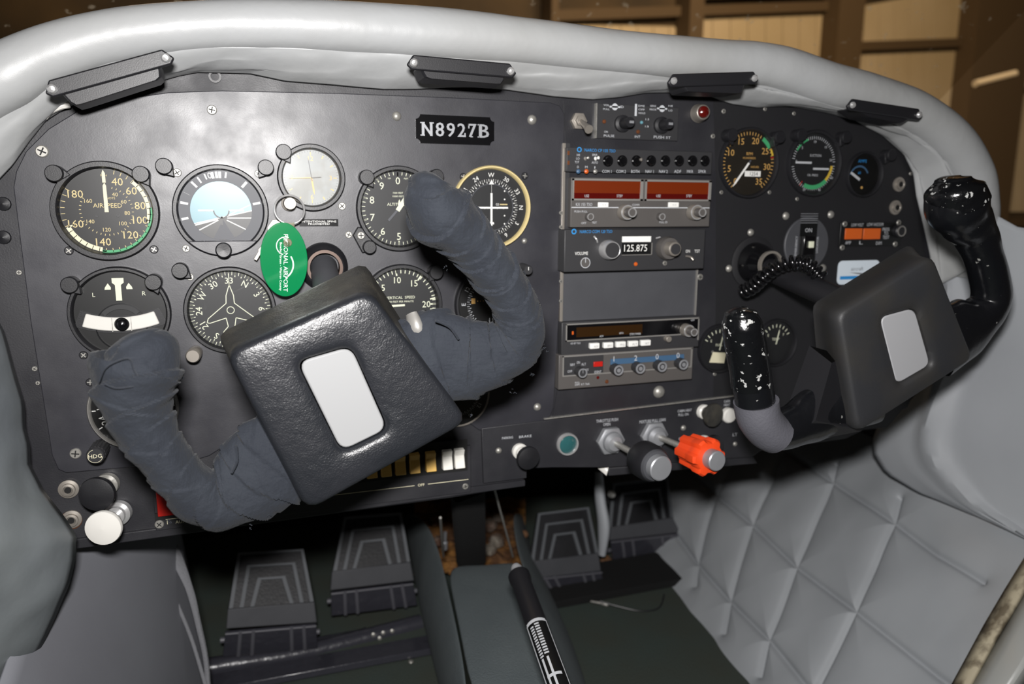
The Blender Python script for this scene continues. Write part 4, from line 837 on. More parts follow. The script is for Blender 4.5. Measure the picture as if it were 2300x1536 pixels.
obj('dim_segments', B().box(xa+.012, xa+.09, zw+.004, z1-.006, H+.0005, H+.0006), 'dim_amber', t)
b = B(); T(b, 'ADF', 1351, 755, H+.0007, 4, 10); T(b, 'BFO', 1396, 748, H+.0007, 4, 10); T(b, 'STBY/TIMER', 1427, 750, H+.0007, 4.5, 28); T(b, 'KR 87 TSO', 1293, 771, H+.0003, 4, 24); T(b, 'OFF', 1556, 718+1, H+.0007, 4, 9); obj('lettering', b, 'print', t)
u, v = G(1286, 747, H); obj('red_mark', B().rect(u-.001, u+.001, v-.002, v+.0015, H+.0007), 'orange_lamp', t)
for s_, x, y in (('ADF', 1336, 777), ('BFO', 1367, 775.5), ('FRQ', 1395, 773.5), ('FLT', 1423, 772), ('SET', 1451, 770)):
    a = rpx(x-10, y-5.5, x+11, y+6, H+.005); o = obj('button', B().box(*a, H, H+.005), 'white', t, bevel=.0008); b = B(); T(b, s_, x+3, y+1, H+.0052, 4.5, 11); obj('legend', b, 'print_dim', o)
dual(t, None, 1548, 743, 14, 9, H); u, v = G(1503, 762, H+.006); obj('small_knob', B().lathe(u, v, [(.0034, H), (.0034, H+.006), (.0028, H+.0066), (0, H+.0066)], n=20), 'nickel', t)
# transponder
H = .012; x0, x1 = G(1255, 830, H)[0], G(1556, 820, H)[0]; z1 = G(1410, 786, H)[1]; z0 = G(1400, 864, H)[1]
t = thing('transponder', 'transponder with code 1200 on a blue strip above four knobs', 'radio', ((x0+x1)/2, -.001, z0))
obj('case', B().box(x0, x1, z0, z1-.0008, .001, H), 'radio_grey', t, bevel=.0008); zf = z0+(z1-z0)*.40
obj('frame', B().box(x0+.004, x1-.002, z1-.0032, z1-.0018, H, H+.001).box(x0+.004, x1-.002, zf-.0013, zf, H, H+.001).box(x0+.004, x0+.0054, zf, z1-.002, H, H+.001).box(x1-.0033, x1-.002, zf, z1-.002, H, H+.001), 'frame_grey', t)
a = rpx(1372, 801, 1536, 814, H+.001); a = (a[0], a[1], G(1450, 813, H)[1], G(1450, 801, H)[1]); obj('code_strip', B().box(*a, H, H+.0008), 'slate', t)
obj('left_face', B().rect(x0+.0055, G(1355, 820, H)[0], zf, z1-.0032, H+.0002), 'radio_dark', t)
b = B()
for s_, x, y in (('1', 1379, 806), ('2', 1428, 804), ('0', 1476, 801), ('0', 1523, 798)): T(b, s_, x, y, H+.001, 12)
for s_, x, y, w_ in (('SBY', 1286, 819, 12), ('ON', 1299, 814, 8), ('ALT', 1311, 818, 11), ('OFF', 1280, 834, 11), ('TST', 1318, 831, 9), ('IDENT', 1343, 835, 17)): T(b, s_, x, y, H+.0004, 5.5, w_)
T(b, 'PULL', 1297, 859, H+.0002, 3.5, 12); T(b, 'DIM  KT 76A', 1308, 863, H+.0002, 4.5, 36); obj('lettering', b, 'print', t)
a = rpx(1334, 813, 1354, 823, H+.002); obj('reply_lamp', B().box(*a, H, H+.002), 'red', t, bevel=.0005)
for x, y in ((1390, 832), (1439, 828), (1488, 824), (1536, 819)):
    u, v = G(x, y, H+.011); r_ = S(x, y, 12, H+.011); o = obj('code_knob', B().lathe(u, v, [(r_*1.05, H), (r_*1.05, H+.009), (r_, H+.011), (0, H+.011)], n=26), 'radio_dark', t); obj('rim', B().ring(u, v, [(r_*.62, H+.011), (r_*.7, H+.0117), (r_*.92, H+.0117), (r_*1.0, H+.011)], n=26).lathe(u, v, [(r_*.4, H+.011), (r_*.4, H+.0113), (0, H+.0113)], n=16), 'alu', o)
u, v = G(1309, 838, H+.011); r_ = S(1309, 838, 11, H+.011); o = obj('mode_knob', B().lathe(u, v, [(r_*1.05, H), (r_*1.05, H+.009), (r_, H+.011), (0, H+.011)], n=26), 'radio_dark', t); b = B().ring(u, v, [(r_*.7, H+.011), (r_*.75, H+.0117), (r_*.95, H+.0117), (r_, H+.011)], n=26); b.box(u-.0003, u+.0003, v, v+.004, H+.011, H+.0118); obj('rim', b, 'alu', o)
u, v = G(1363, 857, H); obj('lamp_screw', B().lathe(u, v, [(.0022, H), (.0016, H+.001), (0, H+.0012)], n=12), 'brass_screw', t); u, v = G(1343, 848, H); obj('red_dot', B().lathe(u, v, [(.0018, H), (.0014, H+.0006), (0, H+.0008)], n=12), 'dark_red', t)
# toggle switch and red lamp
u, v = G(1300, 272, .004); t = thing('toggle_switch', 'chrome bat toggle switch with hexagonal nut right of the registration plaque', 'switch', (u, -.001, v))
b = B().lathe3((u, -.001, v), (0, -1, 0), [(.0088, 0), (.0088, .005), (.006, .0055), (.0052, .0056), (.0052, .009), (0, .009)], n=6); obj('nut', b, 'nickel', t, bevel=.0004)
u2, v2 = G(1321, 291, .026); obj('lever', B().sweep([(u, -.008, v), ((u+u2)/2, -.018, (v+v2)/2), (u2, -.028, v2)], [(.002, .002), (.003, .003), (.0044, .0044)], n=16), 'nickel', t)
u, v = G(1570, 255, .003); u2, v2 = G(1582, 251, .016); t = thing('red_warning_lamp', 'red jewel warning lamp in a ribbed silver housing at the top of the panel', 'lamp', (u, -.001, v))
obj('housing', B().lathe3((u, -.001, v), (u2-u, -.015, v2-v), [(.0092, 0), (.0098, .002), (.009, .004), (.0092, .006), (.0084, .008), (.0086, .010), (.0074, .013), (.0066, .0135), (.006, .012), (0, .012)], n=32), 'nickel', t)
obj('jewel', B().lathe3((u2, -.0135, v2), (u2-u, -.015, v2-v), [(.0062, 0), (.0058, .0025), (.0035, .0042), (0, .005)], n=20), 'dark_red', t)
# ================================================================== RIGHT SIDE UNITS
u, v = G(1812, 548, .003); r_ = S(1812, 548, 60); t = thing('breaker_disc', 'dark grey round cover with a recessed square switch, above the coiled cord', 'disc', (u, -.0012, v))
obj('disc', B().lathe(u, v, [(r_, .0012), (r_, .0028), (r_-.001, .0035), (0, .0035)], n=48), 'blank_grey', t)
obj('black_column', B().box(u-.0115, u+.0125, v-.028, v+.028, .0035, .0042), 'dial_dark', t); obj('switch_well', B().box(u-.009, u+.007, v-.013, v+.010, .0042, .009), 'gloss_black', t, bevel=.0008); obj('switch_tip', B().box(u-.003, u+.0035, v-.004, v+.0035, .009, .0115), 'lume', t, bevel=.0005)
b = B(); b.text('ON', u, v+.016, .0044, .0045); b.text('RESET', u, v-.0205, .0044, .004)
for k in range(5): b.rect(u-.0125, u+.012, v+.024+k*.0026, v+.0248+k*.0026, .0044, 1)
b.text('EMERGENCY', u-.0155, v-.002, .0037, .0028, math.pi/2); b.text('LOCATOR', u+.0145, v-.001, .0037, .0028, math.pi/2); obj('lettering', b, ['print', 'print_dim'], t)
for x, y in ((1767, 485), (1868, 482), (1850, 602)): a, c = G(x, y, .0035); part('screw', RIVET, t, a, c, .002).scale = (1.1, 1, 1.1)
x0, x1, z0, z1 = rpx(1890, 500, 2022, 552, .004); t = thing('warning_light_block', 'black plate with two orange lamps and small white print', 'lamp block', ((x0+x1)/2, -.0012, z0)); H = .0035
obj('plate', B().box(x0, x1, z0, z1, .0012, H), 'dial_dark', t, bevel=.0005)
for x in (1916, 1957): a = rpx(x-18, 513, x+18, 537, H); obj('lamp', B().box(*a, H, H+.0012), 'orange_lamp', t, bevel=.0004)
b = B()
for s_, x, y, w_ in (('LOW VOLT', 1926, 505, 34), ('LOW VACUUM', 1966, 504, 46), ('PRESS', 1990, 515, 20), ('TO', 1990, 524, 12), ('TEST', 1990, 533, 18), ('AMP', 1905, 545, 16), ('L', 1934, 545, 10), ('DIM', 1974, 546, 16)): T(b, s_, x, y, H+.0003, 7, w_)
obj('lettering', b, 'print', t)
for x, y in ((1897, 503), (2018, 500), (1891, 556), (2010, 548)): part('screw', SCREW, t, *G(x, y, H), h=H).scale = (.9, 1, .9)
def jack(px, py, lab, m1='nickel', s=1.):
    u, v = G(px, py, .004); t = thing('headset_jack', lab, 'jack', (u, -.001, v)); 
    obj('nut', B().lathe(u, v, [(.0075*s, .0012), (.0075*s, .0028), (.006*s, .0032), (.0052*s, .0034), (.0052*s, .006), (.0036*s, .0064), (.0028*s, .005), (0, .005)], n=26), m1, t)
    obj('socket', B().lathe(u, v, [(.0026*s, .0051), (.0026*s, .0056), (0, .0056)], n=16), 'hole', t)
jack(2022, 414, 'upper nickel headset jack at the right edge of the panel', s=1.15); jack(2014, 466, 'lower nickel headset jack at the right edge of the panel', s=1.15)
jack(153, 1100, 'steel headset jack left of the black push knob', s=1.1); jack(160, 1168, 'rust rimmed headset jack left of the white push knob', s=1.1)
u, v = G(160, 1168, .001); tag(obj('rusty_washer', B().ring(u, v, [(.0078, .0001), (.0078, .0008), (.0088, .0008), (.0088, .0001)], n=26), 'brass_screw', loc=(u, 0, v)), 'rusty brown washer around the lower left jack', 'washer')
u, v = G(2022, 519, .008); tag(obj('dimmer_knob', B().lathe(u, v, [(.008, .001), (.0078, .009), (.0066, .010), (0, .010)], n=26).ring(u, v, [(.0052, .0101), (.0052, .0108), (.0064, .0108), (.0064, .0101)], n=24, m=1), ['plastic_black', 'frame_grey'], loc=(u, -.001, v)), 'small dark round knob right of the orange lamps', 'knob')
# ================================================================== LOWER CONTROLS
H = .004
t = thing('control_sub_panel', 'lower black sub panel carrying throttle and mixture controls', 'sub panel', (G(1300, 1040)[0], 0, G(1300, 1045)[1]))
o = pg([(1082, 962), (1217, 945), (1655, 892), (1668, 915), (1712, 1010), (1690, 1026), (1364, 1050), (1240, 1050), (1183, 1052), (1183, 1074), (1086, 1086)], H)
obj('plate', B().prism(o, 0, H), 'base_black', t, bevel=.0007); b = B(); a, c = G(1222, 942, H), G(1652, 890, H); b.prism([a, c, (c[0], c[1]+.0012), (a[0], a[1]+.0012)][::-1], 0, H+.0008); obj('upper_edge', b, 'steel', t)
screws([(1120, 1012, .8), (1535, 961, .8), (1651, 997, .7)], t, H, RIVET)
b = B()
T(b, 'PARKING', 1140, 983, H+.0002, 5.5, 26); T(b, 'BRAKE', 1180, 980, H+.0002, 5.5, 30); T(b, 'THROTTLE PUSH', 1364, 944, H+.0002, 7, 54); T(b, 'OPEN', 1363, 953, H+.0002, 6.5, 18); T(b, 'MIXTURE PULL LEAN', 1466, 945, H+.0002, 7, 66)
T(b, 'CABIN HEAT', 1538, 922, H+.0002, 6, 36); T(b, 'PULL ON', 1535, 931, H+.0002, 6, 26); T(b, 'CABIN AIR', 1540, 984, H+.0002, 6, 36); T(b, 'PULL ON', 1540, 993, H+.0002, 6, 24); T(b, 'CARB', 1633, 901, H+.0002, 6, 16); T(b, 'HEAT', 1633, 909, H+.0002, 6, 16); T(b, 'LT', 1651, 976, H+.0002, 7, 12)
obj('lettering', b, 'print', t)
def pushknob(name, label, base, face, rpx_, mt, collar='white_enamel', shaft='chrome', cr=.0085, dome=.002, disc=True):
    h = max(.02, fith(base, face)); fx, fz = G(face[0], face[1], h); bx, bz = G(base[0], base[1], H); t = thing(name, label, 'knob', (bx, -H if base[0] > 1080 else 0, bz)); ax = Vector((fx-bx, -(h-H), fz-bz)); L = ax.length; r = S(face[0], face[1], rpx_, h)
    obj('collar', B().lathe3((bx, -.001, bz), ax, [(cr, 0), (cr, .006), (cr*.75, .008), (cr*.7, .011), (cr*.4, .0112)], n=26), collar, t)
    obj('shaft', B().lathe3((bx, -.004, bz), ax, [(cr*.42, 0), (cr*.42, L-.004)], n=18), shaft, t)
    obj('knob_head', B().lathe3(Vector((bx, -H, bz)), ax, [(r*.5, L-.014), (r*.62, L-.011), (r*.97, L-.005), (r, L-.002), (r*.96, L), (r*.6, L+dome*.7), (0, L+dome)], n=36), mt, t)
    return t
pushknob('parking_knob', 'flat black push knob on white collar left of the round green lens', (1166, 1012), (1188, 1030), 27, 'plastic_black')
pushknob('cabin_heat_knob', 'dark brown push knob on white collar at the upper right of the sub panel', (1578, 924), (1605, 933), 27, 'leather_old')
pushknob('cabin_air_knob', 'dark push knob on white collar behind the orange mixture knob', (1578, 993), (1606, 1003), 26, 'plastic_black')
u, v = G(1633, 931, H); tag(obj('white_bush', B().lathe(u, v, [(.009, H), (.009, H+.005), (.0075, H+.007), (0, H+.007)], n=22), 'white_enamel', loc=(u, -H, v)), 'white round bush right of the dark brown knob', 'bush')
pushknob('primer_knob', 'flat black push knob with chrome shaft at the lower left corner', (242, 1088), (216, 1111), 39, 'plastic_black', 'steel', 'chrome', .010)
pushknob('white_pull_knob', 'large white push knob with chrome shaft at the lower left corner', (268, 1152), (231, 1187), 40, 'white_enamel', 'chrome', 'chrome', .011)
u, v = G(1277, 999, .008); t = thing('green_lens', 'round pale green lens in a chrome ring between parking and throttle knobs', 'lens', (u, -H, v))
obj('rim', B().ring(u, v, [(.0125, H), (.0125, H+.003), (.0118, H+.0042), (.0102, H+.004), (.0102, H)], n=40), 'chrome', t); mat('teal_deep', '2c5a5c', .12, coat=.8); obj('lens', B().lathe(u, v, [(.0101, H+.001), (.0085, H+.0022), (.005, H+.003), (0, H+.0034)], n=32), 'teal_deep', t)
def pullrod(name, label, base, face, rh, mt):
    h = fith(base, face); fx, fz = G(face[0], face[1], h); bx, bz = G(base[0], base[1], H+.004); ax = Vector((fx-bx, -(h-H), fz-bz)); L = ax.length; t = thing(name, label, 'control', (bx, -H, bz))
    b0 = Vector((bx, -H, bz))
    obj('hex_nut', B().lathe3(b0, (0, -1, 0), [(.0168, 0), (.0168, .006), (.014, .0075)], n=6), 'alu', t, bevel=.0006)
    obj('ferrule', B().lathe3(b0, (0, -1, 0), [(.012, .006), (.0115, .012), (.008, .016), (.0035, .0165)], n=28), 'alu', t)
    obj('rod', B().lathe3(b0, ax, [(.0034, .005), (.0034, L-.03)], n=18), 'steel', t)
    return t, b0, ax, L, (fx, fz, h)
r_ = S(1470, 1050, 42, .08)
t, b0, ax, L, F_ = pullrod('throttle', 'throttle with long steel rod and round black knob with silver centre', (1372, 990), (1486, 1053), 42, 'gloss_black')
obj('knob', B().lathe3(b0, ax, [(.008, L-.05), (r_*.75, L-.042), (r_, L-.034), (r_*1.0, L-.018), (r_*.94, L-.014), (r_*.9, L-.012), (r_*.7, L-.011)], n=44), 'plastic_black', t); obj('grey_face', B().lathe3(b0, ax, [(r_*.86, L-.0118), (r_*.8, L-.009), (r_*.68, L-.0085)], n=40), 'blank_grey', t)
obj('centre_button', B().lathe3(b0, ax, [(r_*.66, L-.012), (r_*.66, L-.001), (r_*.6, L), (0, L+.0003)], n=40), 'alu', t)
t, b0, ax, L, F_ = pullrod('mixture_control', 'mixture control with steel rod and scalloped orange red knob', (1470, 978), (1612, 1036), 46, 'orange')
r_ = S(1590, 1028, 36, .09); b = B(); prof = [(.55, L-.052), (.95, L-.048), (1.0, L-.03), (1.0, L-.028), (1.08, L-.024), (1.1, L-.014), (1.0, L-.0115), (.62, L-.011)]
n = 72; axn = ax.normalized(); uu = axn.cross(Vector((0, 0, 1))).normalized(); ww = axn.cross(uu); vv = []
for k, (rr, hh_) in enumerate(prof):
    for i in range(n):
        a = 2*math.pi*i/n; sc_ = 1 + .10*max(-1, min(1, 2.2*math.cos(6*a)))*(1 if k in (1, 2, 3, 4, 5, 6) else 0); vv.append(b0+axn*hh_+(uu*math.cos(a)+ww*math.sin(a))*r_*rr*sc_)
b.add(vv, [(j*n+i, j*n+(i+1) % n, (j+1)*n+(i+1) % n, (j+1)*n+i) for j in range(len(prof)-1) for i in range(n)]); obj('knob', b, 'orange', t)
obj('centre_button', B().lathe3(b0, ax, [(r_*.62, L-.014), (r_*.62, L-.001), (r_*.56, L), (0, L+.0003)], n=40), 'alu', t)
# bracket and wiring under the sub panel
t = thing('cable_bracket', 'bent bright bracket hanging under the throttle', 'bracket', tuple(P3(1350, 1050, .01)))
b = B(); b.grid([[tuple(P3(x, y, .01)) for x, y in ((1338, 1036), (1345, 1036))], [tuple(P3(x, y, .01)) for x, y in ((1343, 1052), (1366, 1046))], [tuple(P3(x, y, .0)) for x, y in ((1362, 1068), (1368, 1046))]]); obj('sheet', b, 'white_enamel', t, solid=.0015)
# rocker switch panel
H = .004; zb, zt = G(350, 1186, H)[1], G(1060, 1000, H)[1]; xa, xb = G(345, 1130, H)[0], G(1058, 1060, H)[0]
t = thing('switch_panel', 'dark switch panel with white rocker switches under the left yoke', 'switch panel', ((xa+xb)/2, 0, zb)); zb = G(1050, 1104, H)[1]
obj('plate', B().box(xa, xb, zb-.001, zt, 0, H), 'base_black', t, bevel=.0006)
b = B()
zl_ = G(1045, 1077, H)[1]; xo_ = G(946, 1089, H)[0]; b.rect(xo_+.007, xb-.003, zl_-.0003, zl_+.0003, H+.0003); b.rect(xa+.03, xo_-.007, zl_-.0003, zl_+.0003, H+.0003); b.text('OFF', xo_, zl_, H+.0003, .0028)
x_, z_ = G(406, 1171, H); b.text('AUX', x_, z_, H+.0003, .003); b.rect(G(372, 1165, H)[0], G(372, 1165, H)[0]+.03, z_+.0035, z_+.004, H+.0003); b.rect(G(375, 1170, H)[0], G(375, 1170, H)[0]+.0005, z_-.001, z_+.003, H+.0003); obj('lettering', b, 'ivory', t)
screws([(358, 1177, 1.1), (1045, 1092, .9)], t, H)
zr = G(1030, 1050, H)[1]; obj('switch_well', B().box(G(730, 1080, H)[0], xb-.004, zr-.004, zr+.030, H, H+.0006), 'hole', t)
for k, x in enumerate((1030, 1003, 966, 930, 898, 866, 834, 800, 768)):
    u = G(x, 1045+(1030-x)*.12, H)[0]; b = B(); z2 = zr+.0005; wdt = .0052
    b.add([(u-wdt, -H, z2), (u+wdt, -H, z2), (u+wdt, -H-.008, z2+.001), (u-wdt, -H-.008, z2+.001), (u-wdt, -H-.004, z2+.014), (u+wdt, -H-.004, z2+.014), (u-wdt, -H-.006, z2+.020), (u+wdt, -H-.006, z2+.020), (u-wdt, -H, z2+.021), (u+wdt, -H, z2+.021)],
          [(0, 1, 2, 3), (3, 2, 5, 4), (4, 5, 7, 6), (6, 7, 9, 8), (0, 3, 4, 6, 8), (1, 9, 7, 5, 2)]); obj('rocker', b, 'white_rocker' if k < 2 else 'gold_warm_light', t, bevel=.0007)  # gold rockers: warm light on white switches put into the colour
a = rpx(350, 1092, 405, 1152, H); obj('red_rocker', B().box(a[0], a[1], a[2], a[3], H, H+.004), 'red', t, bevel=.0008); a = rpx(348, 1152, 405, 1160, H); obj('rocker_base', B().box(a[0], a[1], a[2], a[3], H, H+.002), 'hole', t)
# ================================================================== PADDED GLARESHIELD
tp = [(-230, 330, 84), (-110, 232, 78), (0, 178, 70), (100, 126, 62), (250, 82, 57), (430, 60, 53), (600, 56, 54), (800, 64, 56), (1000, 77, 55), (1200, 96, 50), (1400, 118, 46), (1600, 136, 46), (1700, 144, 47), (1770, 160, 49), (1860, 190, 48), (1960, 216, 46), (2060, 258, 48), (2135, 318, 49), (2180, 390, 47), (2196, 460, 43), (2196, 540, 40), (2190, 620, 40)]
gs = thing('glareshield', 'long padded grey vinyl roll arching over the whole panel, wrinkled skirt below', 'glareshield', tuple(P3(1100, 130, 0)))
YT = -.030; pts = []; ab = []
for x, y, hw_ in tp:
    Yq = YT; p = P3(x, y, Yq); pts.append(p); r_ = hw_*dep(p)/FPX; ab.append((r_, r_*1.0))
fn = lambda L, a: 1 + .012*noise.noise(Vector((L*9, math.cos(a), math.sin(a)))) + .006*noise.noise(Vector((L*40, 2*math.cos(a), 2*math.sin(a))))
obj('roll', B().sweep(pts, ab, side=(0, 1, 0), n=44, sub=8, fn=fn), 'vinyl', gs, angle=80)
top = [(-230, 360), (-110, 265), (-30, 232), (20, 215), (100, 172), (250, 125), (380, 104), (600, 104), (800, 112), (920, 120), (1160, 136), (1500, 162), (1700, 178), (1830, 226), (1950, 258), (2050, 296), (2120, 350), (2160, 420), (2175, 500), (2170, 600)]
bot = [(-230, 620), (-110, 480), (-20, 420), (25, 372), (62, 318), (100, 270), (150, 238), (235, 215), (330, 188), (400, 168), (440, 160), (560, 163), (640, 180), (760, 190), (860, 199), (940, 199), (1010, 194), (1080, 194), (1130, 199), (1240, 215), (1330, 222), (1390, 217), (1450, 207), (1520, 206), (1570, 205), (1640, 232), (1700, 240), (1770, 236), (1850, 250), (1920, 268), (1985, 305), (2030, 345), (2052, 390), (2058, 440), (2072, 500), (2088, 570), (2100, 640)]
NA, NB = 260, 26; T_, B_ = resamp(top, NA), resamp(bot, NA)
# pair by x so that both ends run together
def pairres(pl, xs):
    pl = np.array(pl, float); return np.stack([xs, np.interp(xs, pl[:, 0], pl[:, 1])], 1)
rows = []
for i in range(NA):
    r = []; a, c = T_[i], B_[i]
    pa = P3(a[0], a[1], YT-.006); pc = P3(c[0], c[1], -.0045)
    for j in range(NB):
        s_ = j/(NB-1); p = pa*(1-s_) + pc*s_; env = math.sin(math.pi*min(1, s_*1.08))*.9+.06
        wv = .006*noise.noise(Vector((p[0]*7, s_*1.6, 1.3))) + .0045*noise.noise(Vector((p[0]*16+s_*3, s_*2.5, 7))) + .003*noise.noise(Vector((p[0]*45, s_*3, 2)))
        if p[0] > .68: wv += .008*math.sin(s_*9+p[0]*14)
        p = p + np.array([0, -1, .55])*(wv*env) + np.array([0, -.004, -.002])*math.sin(math.pi*s_); 
        p[1] = min(p[1], -.004); p[1] = max(p[1], -.044)
        r.append(tuple(p))
    rows.append(r)
obj('skirt', B().grid(rows), 'vinyl', gs, angle=80, solid=.0022)
rows = []                                        # dash top behind the roll
for i in range(0, len(tp)-2):
    p = pts[i]; rows.append([(p[0], p[1]+ab[i][0]*.6, p[2]+ab[i][0]*.3), (p[0]*.97, .12, p[2]-.0), (p[0]*.9+.02, .34, p[2]-.05), (p[0]*.85+.03, .62, p[2]-.06)])
obj('dash_top', B().grid(rows), 'vinyl', gs, solid=.004)
def rounded_loop(q, r, n=96):                    # q: 4 2D corners, clockwise from top left
    pts = []
    for i in range(4):
        p, a, c = Vector(q[i]), Vector(q[i-1]), Vector(q[(i+1) % 4]); da, dc = (a-p).normalized(), (c-p).normalized(); 
        s_, e_ = p+da*r, p+dc*r
        for k in range(9):
            t = k/8; pts.append(s_*(1-t)**2 + p*2*t*(1-t) + e_*t*t)
    pts.append(pts[0]); pts = np.array([(p.x, p.y) for p in pts]); return resamp(pts, n+1)[:-1]
# eyebrow lights hung under the roll
def eyebrow(label, ul, ur, lr, ll, s1, s2, Y=-.070, dp=.028):
    """ul..lr: picture corners of the housing face; s1, s2: fixing screws"""
    t = thing('eyebrow_light', label, 'light', tuple(P3((ul[0]+ur[0])/2, (ul[1]+ur[1])/2, Y)), 'eyebrow lights under the padded roll')
    P_ = lambda q, y: Vector(P3(q[0], q[1], y)); f4 = [P_(ul, Y), P_(ur, Y), P_(lr, Y), P_(ll, Y)]
    ex = (f4[1]-f4[0]).normalized(); lp = rounded_loop([(p.x, p.z) for p in f4], .0035, 40); c2 = lp.mean(0); v = []
    for k, yy in ((1.0, Y+dp), (1.0, Y+.004), (.985, Y+.0012), (.95, Y)): v += [(c2[0]+(p[0]-c2[0])*k, yy, c2[1]+(p[1]-c2[1])*k) for p in lp]
    n = len(lp); obj('housing', B().add(v, [(q*n+i, (q+1)*n+i, (q+1)*n+(i+1) % n, q*n+(i+1) % n) for q in range(3) for i in range(n)] + [tuple(range(3*n, 4*n))]), 'plastic_black', t)
    zz = Vector((0, 0, 1)); zz = (zz-ex*zz.dot(ex)).normalized(); a0, a1 = P_(s1, Y-.003), P_(s2, Y-.003)
    o0, o1 = a0-ex*.006, a1+ex*.006; b = B(); lo, hi = .0055, .0065
    v = []
    for yy in (0, .0035):
        k = Vector((0, yy-.0005, 0)); v += [o0-zz*lo*.3+k, o0+zz*hi+ex*.006+k, o1+zz*hi-ex*.006+k, o1-zz*lo*.3+k, o1-zz*lo-ex*.004+k, o0-zz*lo+ex*.004+k]
    b.add(v, [(0, 1, 2, 3, 4, 5)[::-1], (6, 7, 8, 9, 10, 11)] + [(i, (i+1) % 6, 6+(i+1) % 6, 6+i) for i in range(6)]); obj('flange', b, 'plastic_black', t, bevel=.0012)
    for p in (a0, a1): obj('screw', B().lathe3(p+Vector((0, -.001, 0)), (0, -1, -.2), [(.0034, 0), (.0034, .0012), (.0022, .0028), (0, .0032)], n=16), 'chrome', t)
eyebrow('large tilted black eyebrow light at the upper left corner of the panel', (128, 200), (358, 136), (364, 176), (164, 240), (118, 200), (372, 130))
eyebrow('black eyebrow light above the registration plaque', (940, 142), (1140, 150), (1132, 190), (954, 176), (929, 141), (1146, 160))
eyebrow('black eyebrow light above the toggle switch and selector unit', (1530, 170), (1680, 172), (1668, 211), (1540, 206), (1512, 182), (1693, 176), Y=-.068)
eyebrow('smallest black eyebrow light at the far right of the roll', (1918, 240), (2052, 262), (2026, 278), (1948, 262), (1913, 236), (2062, 258), Y=-.064)
t = thing('pipe_fitting', 'white bent tube showing behind the torn vinyl at the upper left', 'tube', tuple(P3(120, 240, -.01)))
obj('tube', B().sweep([P3(98, 262, -.012), P3(112, 248, -.014), P3(135, 238, -.014), P3(155, 234, -.012)], [(.003, .003)]*4, n=10), 'white_enamel', t)
# ================================================================== CONTROL YOKES
def align(l, c):                                 # start the loop at the angle of straight up
    a = np.arctan2(l[:, 0]-c[0], l[:, 1]-c[1]); k = int(np.argmin(np.abs(a))); return np.roll(l, -k, axis=0)
def pad(t, face, emb, hF, hB, flare, mts, rc, rb=.010, emat='emblem_white', backq=None):
    F4 = [G(x, y, hF) for x, y in face]; c = np.mean(np.array(F4), 0); L = align(rounded_loop(F4, rc), c)
    E4 = [G(x, y, hF) for x, y in emb]; ec = np.mean(np.array(E4), 0); el_ = rounded_loop(E4, .009); 
    BQ = [G(*q[:2], q[2]) if len(q) == 3 else (c[0]+(F4[k][0]-c[0])*flare, c[1]+(F4[k][1]-c[1])*flare) for k, q in enumerate(backq)]
    LB = align(rounded_loop(BQ, .007), np.mean(np.array(BQ), 0))
    ang = np.arctan2(L[:, 0]-ec[0], L[:, 1]-ec[1]); ea = np.arctan2(el_[:, 0]-ec[0], el_[:, 1]-ec[1]); er = np.hypot(*(el_-ec).T); o = np.argsort(ea)
    rr = np.interp(ang, ea[o], er[o], period=2*math.pi); E = ec + np.stack([np.sin(ang), np.cos(ang)], 1)*rr[:, None]
    n = len(L); b = B(); layers = [(hF-rb, 1.004), (hF-rb*.55, 1.0), (hF-rb*.25, .988), (hF-rb*.06, .965), (hF, .935)]; nS = 5
    v = [(p[0], -hB, p[1]) for p in LB] + [(p[0], -(hB+.005), p[1]) for p in LB] + [tuple((1-q)*np.array([a[0], -(hB+.005), a[1]])+q*np.array([c[0]+(p[0]-c[0])*1.004, -(hF-rb), c[1]+(p[1]-c[1])*1.004])) for q in (.33, .66) for a, p in zip(LB, L)]
    for h, k in layers: v += [(c[0]+(p[0]-c[0])*k, -h, c[1]+(p[1]-c[1])*k) for p in L]
    inner = [(1-i/8, .0012*math.sin(math.pi*i/8)) for i in range(1, 9)]
    for s_, dz in inner:
        P0 = np.array([c + (p-c)*.935 for p in L]); Q = E*(1-s_) + P0*s_; v += [(p[0], -(hF+dz*(1 if s_ > 0 else 0)-(.0015 if s_ == 0 else 0)), p[1]) for p in Q]
    v += [(ec[0]+(p[0]-ec[0])*.985, -(hF-.0055), ec[1]+(p[1]-ec[1])*.985) for p in E]; nl = 4+len(layers)+len(inner)+1
    f = [(j*n+i, j*n+(i+1) % n, (j+1)*n+(i+1) % n, (j+1)*n+i) for j in range(nl-1) for i in range(n)] + [tuple(range(n))]
    # worn band along the upper side
    b.v = [tuple(map(float, q)) for q in v]; b.f = f; b.m = [1 if k < 4*n else 0 for k in range(len(f))]
    obj('pad_cover', b, mts, t, angle=60)
    e2 = [(ec[0]+(p[0]-ec[0])*.95, ec[1]+(p[1]-ec[1])*.965) for p in E]; obj('emblem_plate', B().prism(e2, hF-.0058, hF-.0025), emat, t, bevel=.0012)
    return c, ec
def wpx(lst):                                    # (px, py, half width px, h, half depth m)
    pts = []; ab = []
    for x, y, hw_, h, d in lst: p = P3(x, y, -h); pts.append(p); ab.append((hw_*dep(p)/FPX, d))
    return pts, ab
yl = thing('control_yoke', 'left control yoke wrapped in frayed dark blue cloth tape with leather pad', 'control yoke', (float(G(770, 895, .13)[0]), -.13, float(G(770, 895, .13)[1])))
pad(yl, [(503, 795), (832, 650), (1056, 948), (690, 1153)], [(664, 812), (790, 776), (876, 968), (768, 1020)], .192, .128, 1.04, ['leather', 'leather_old'], .012, rb=.011, backq=[(488, 752, .13), (818, 590, .13), (1,), (1,)])
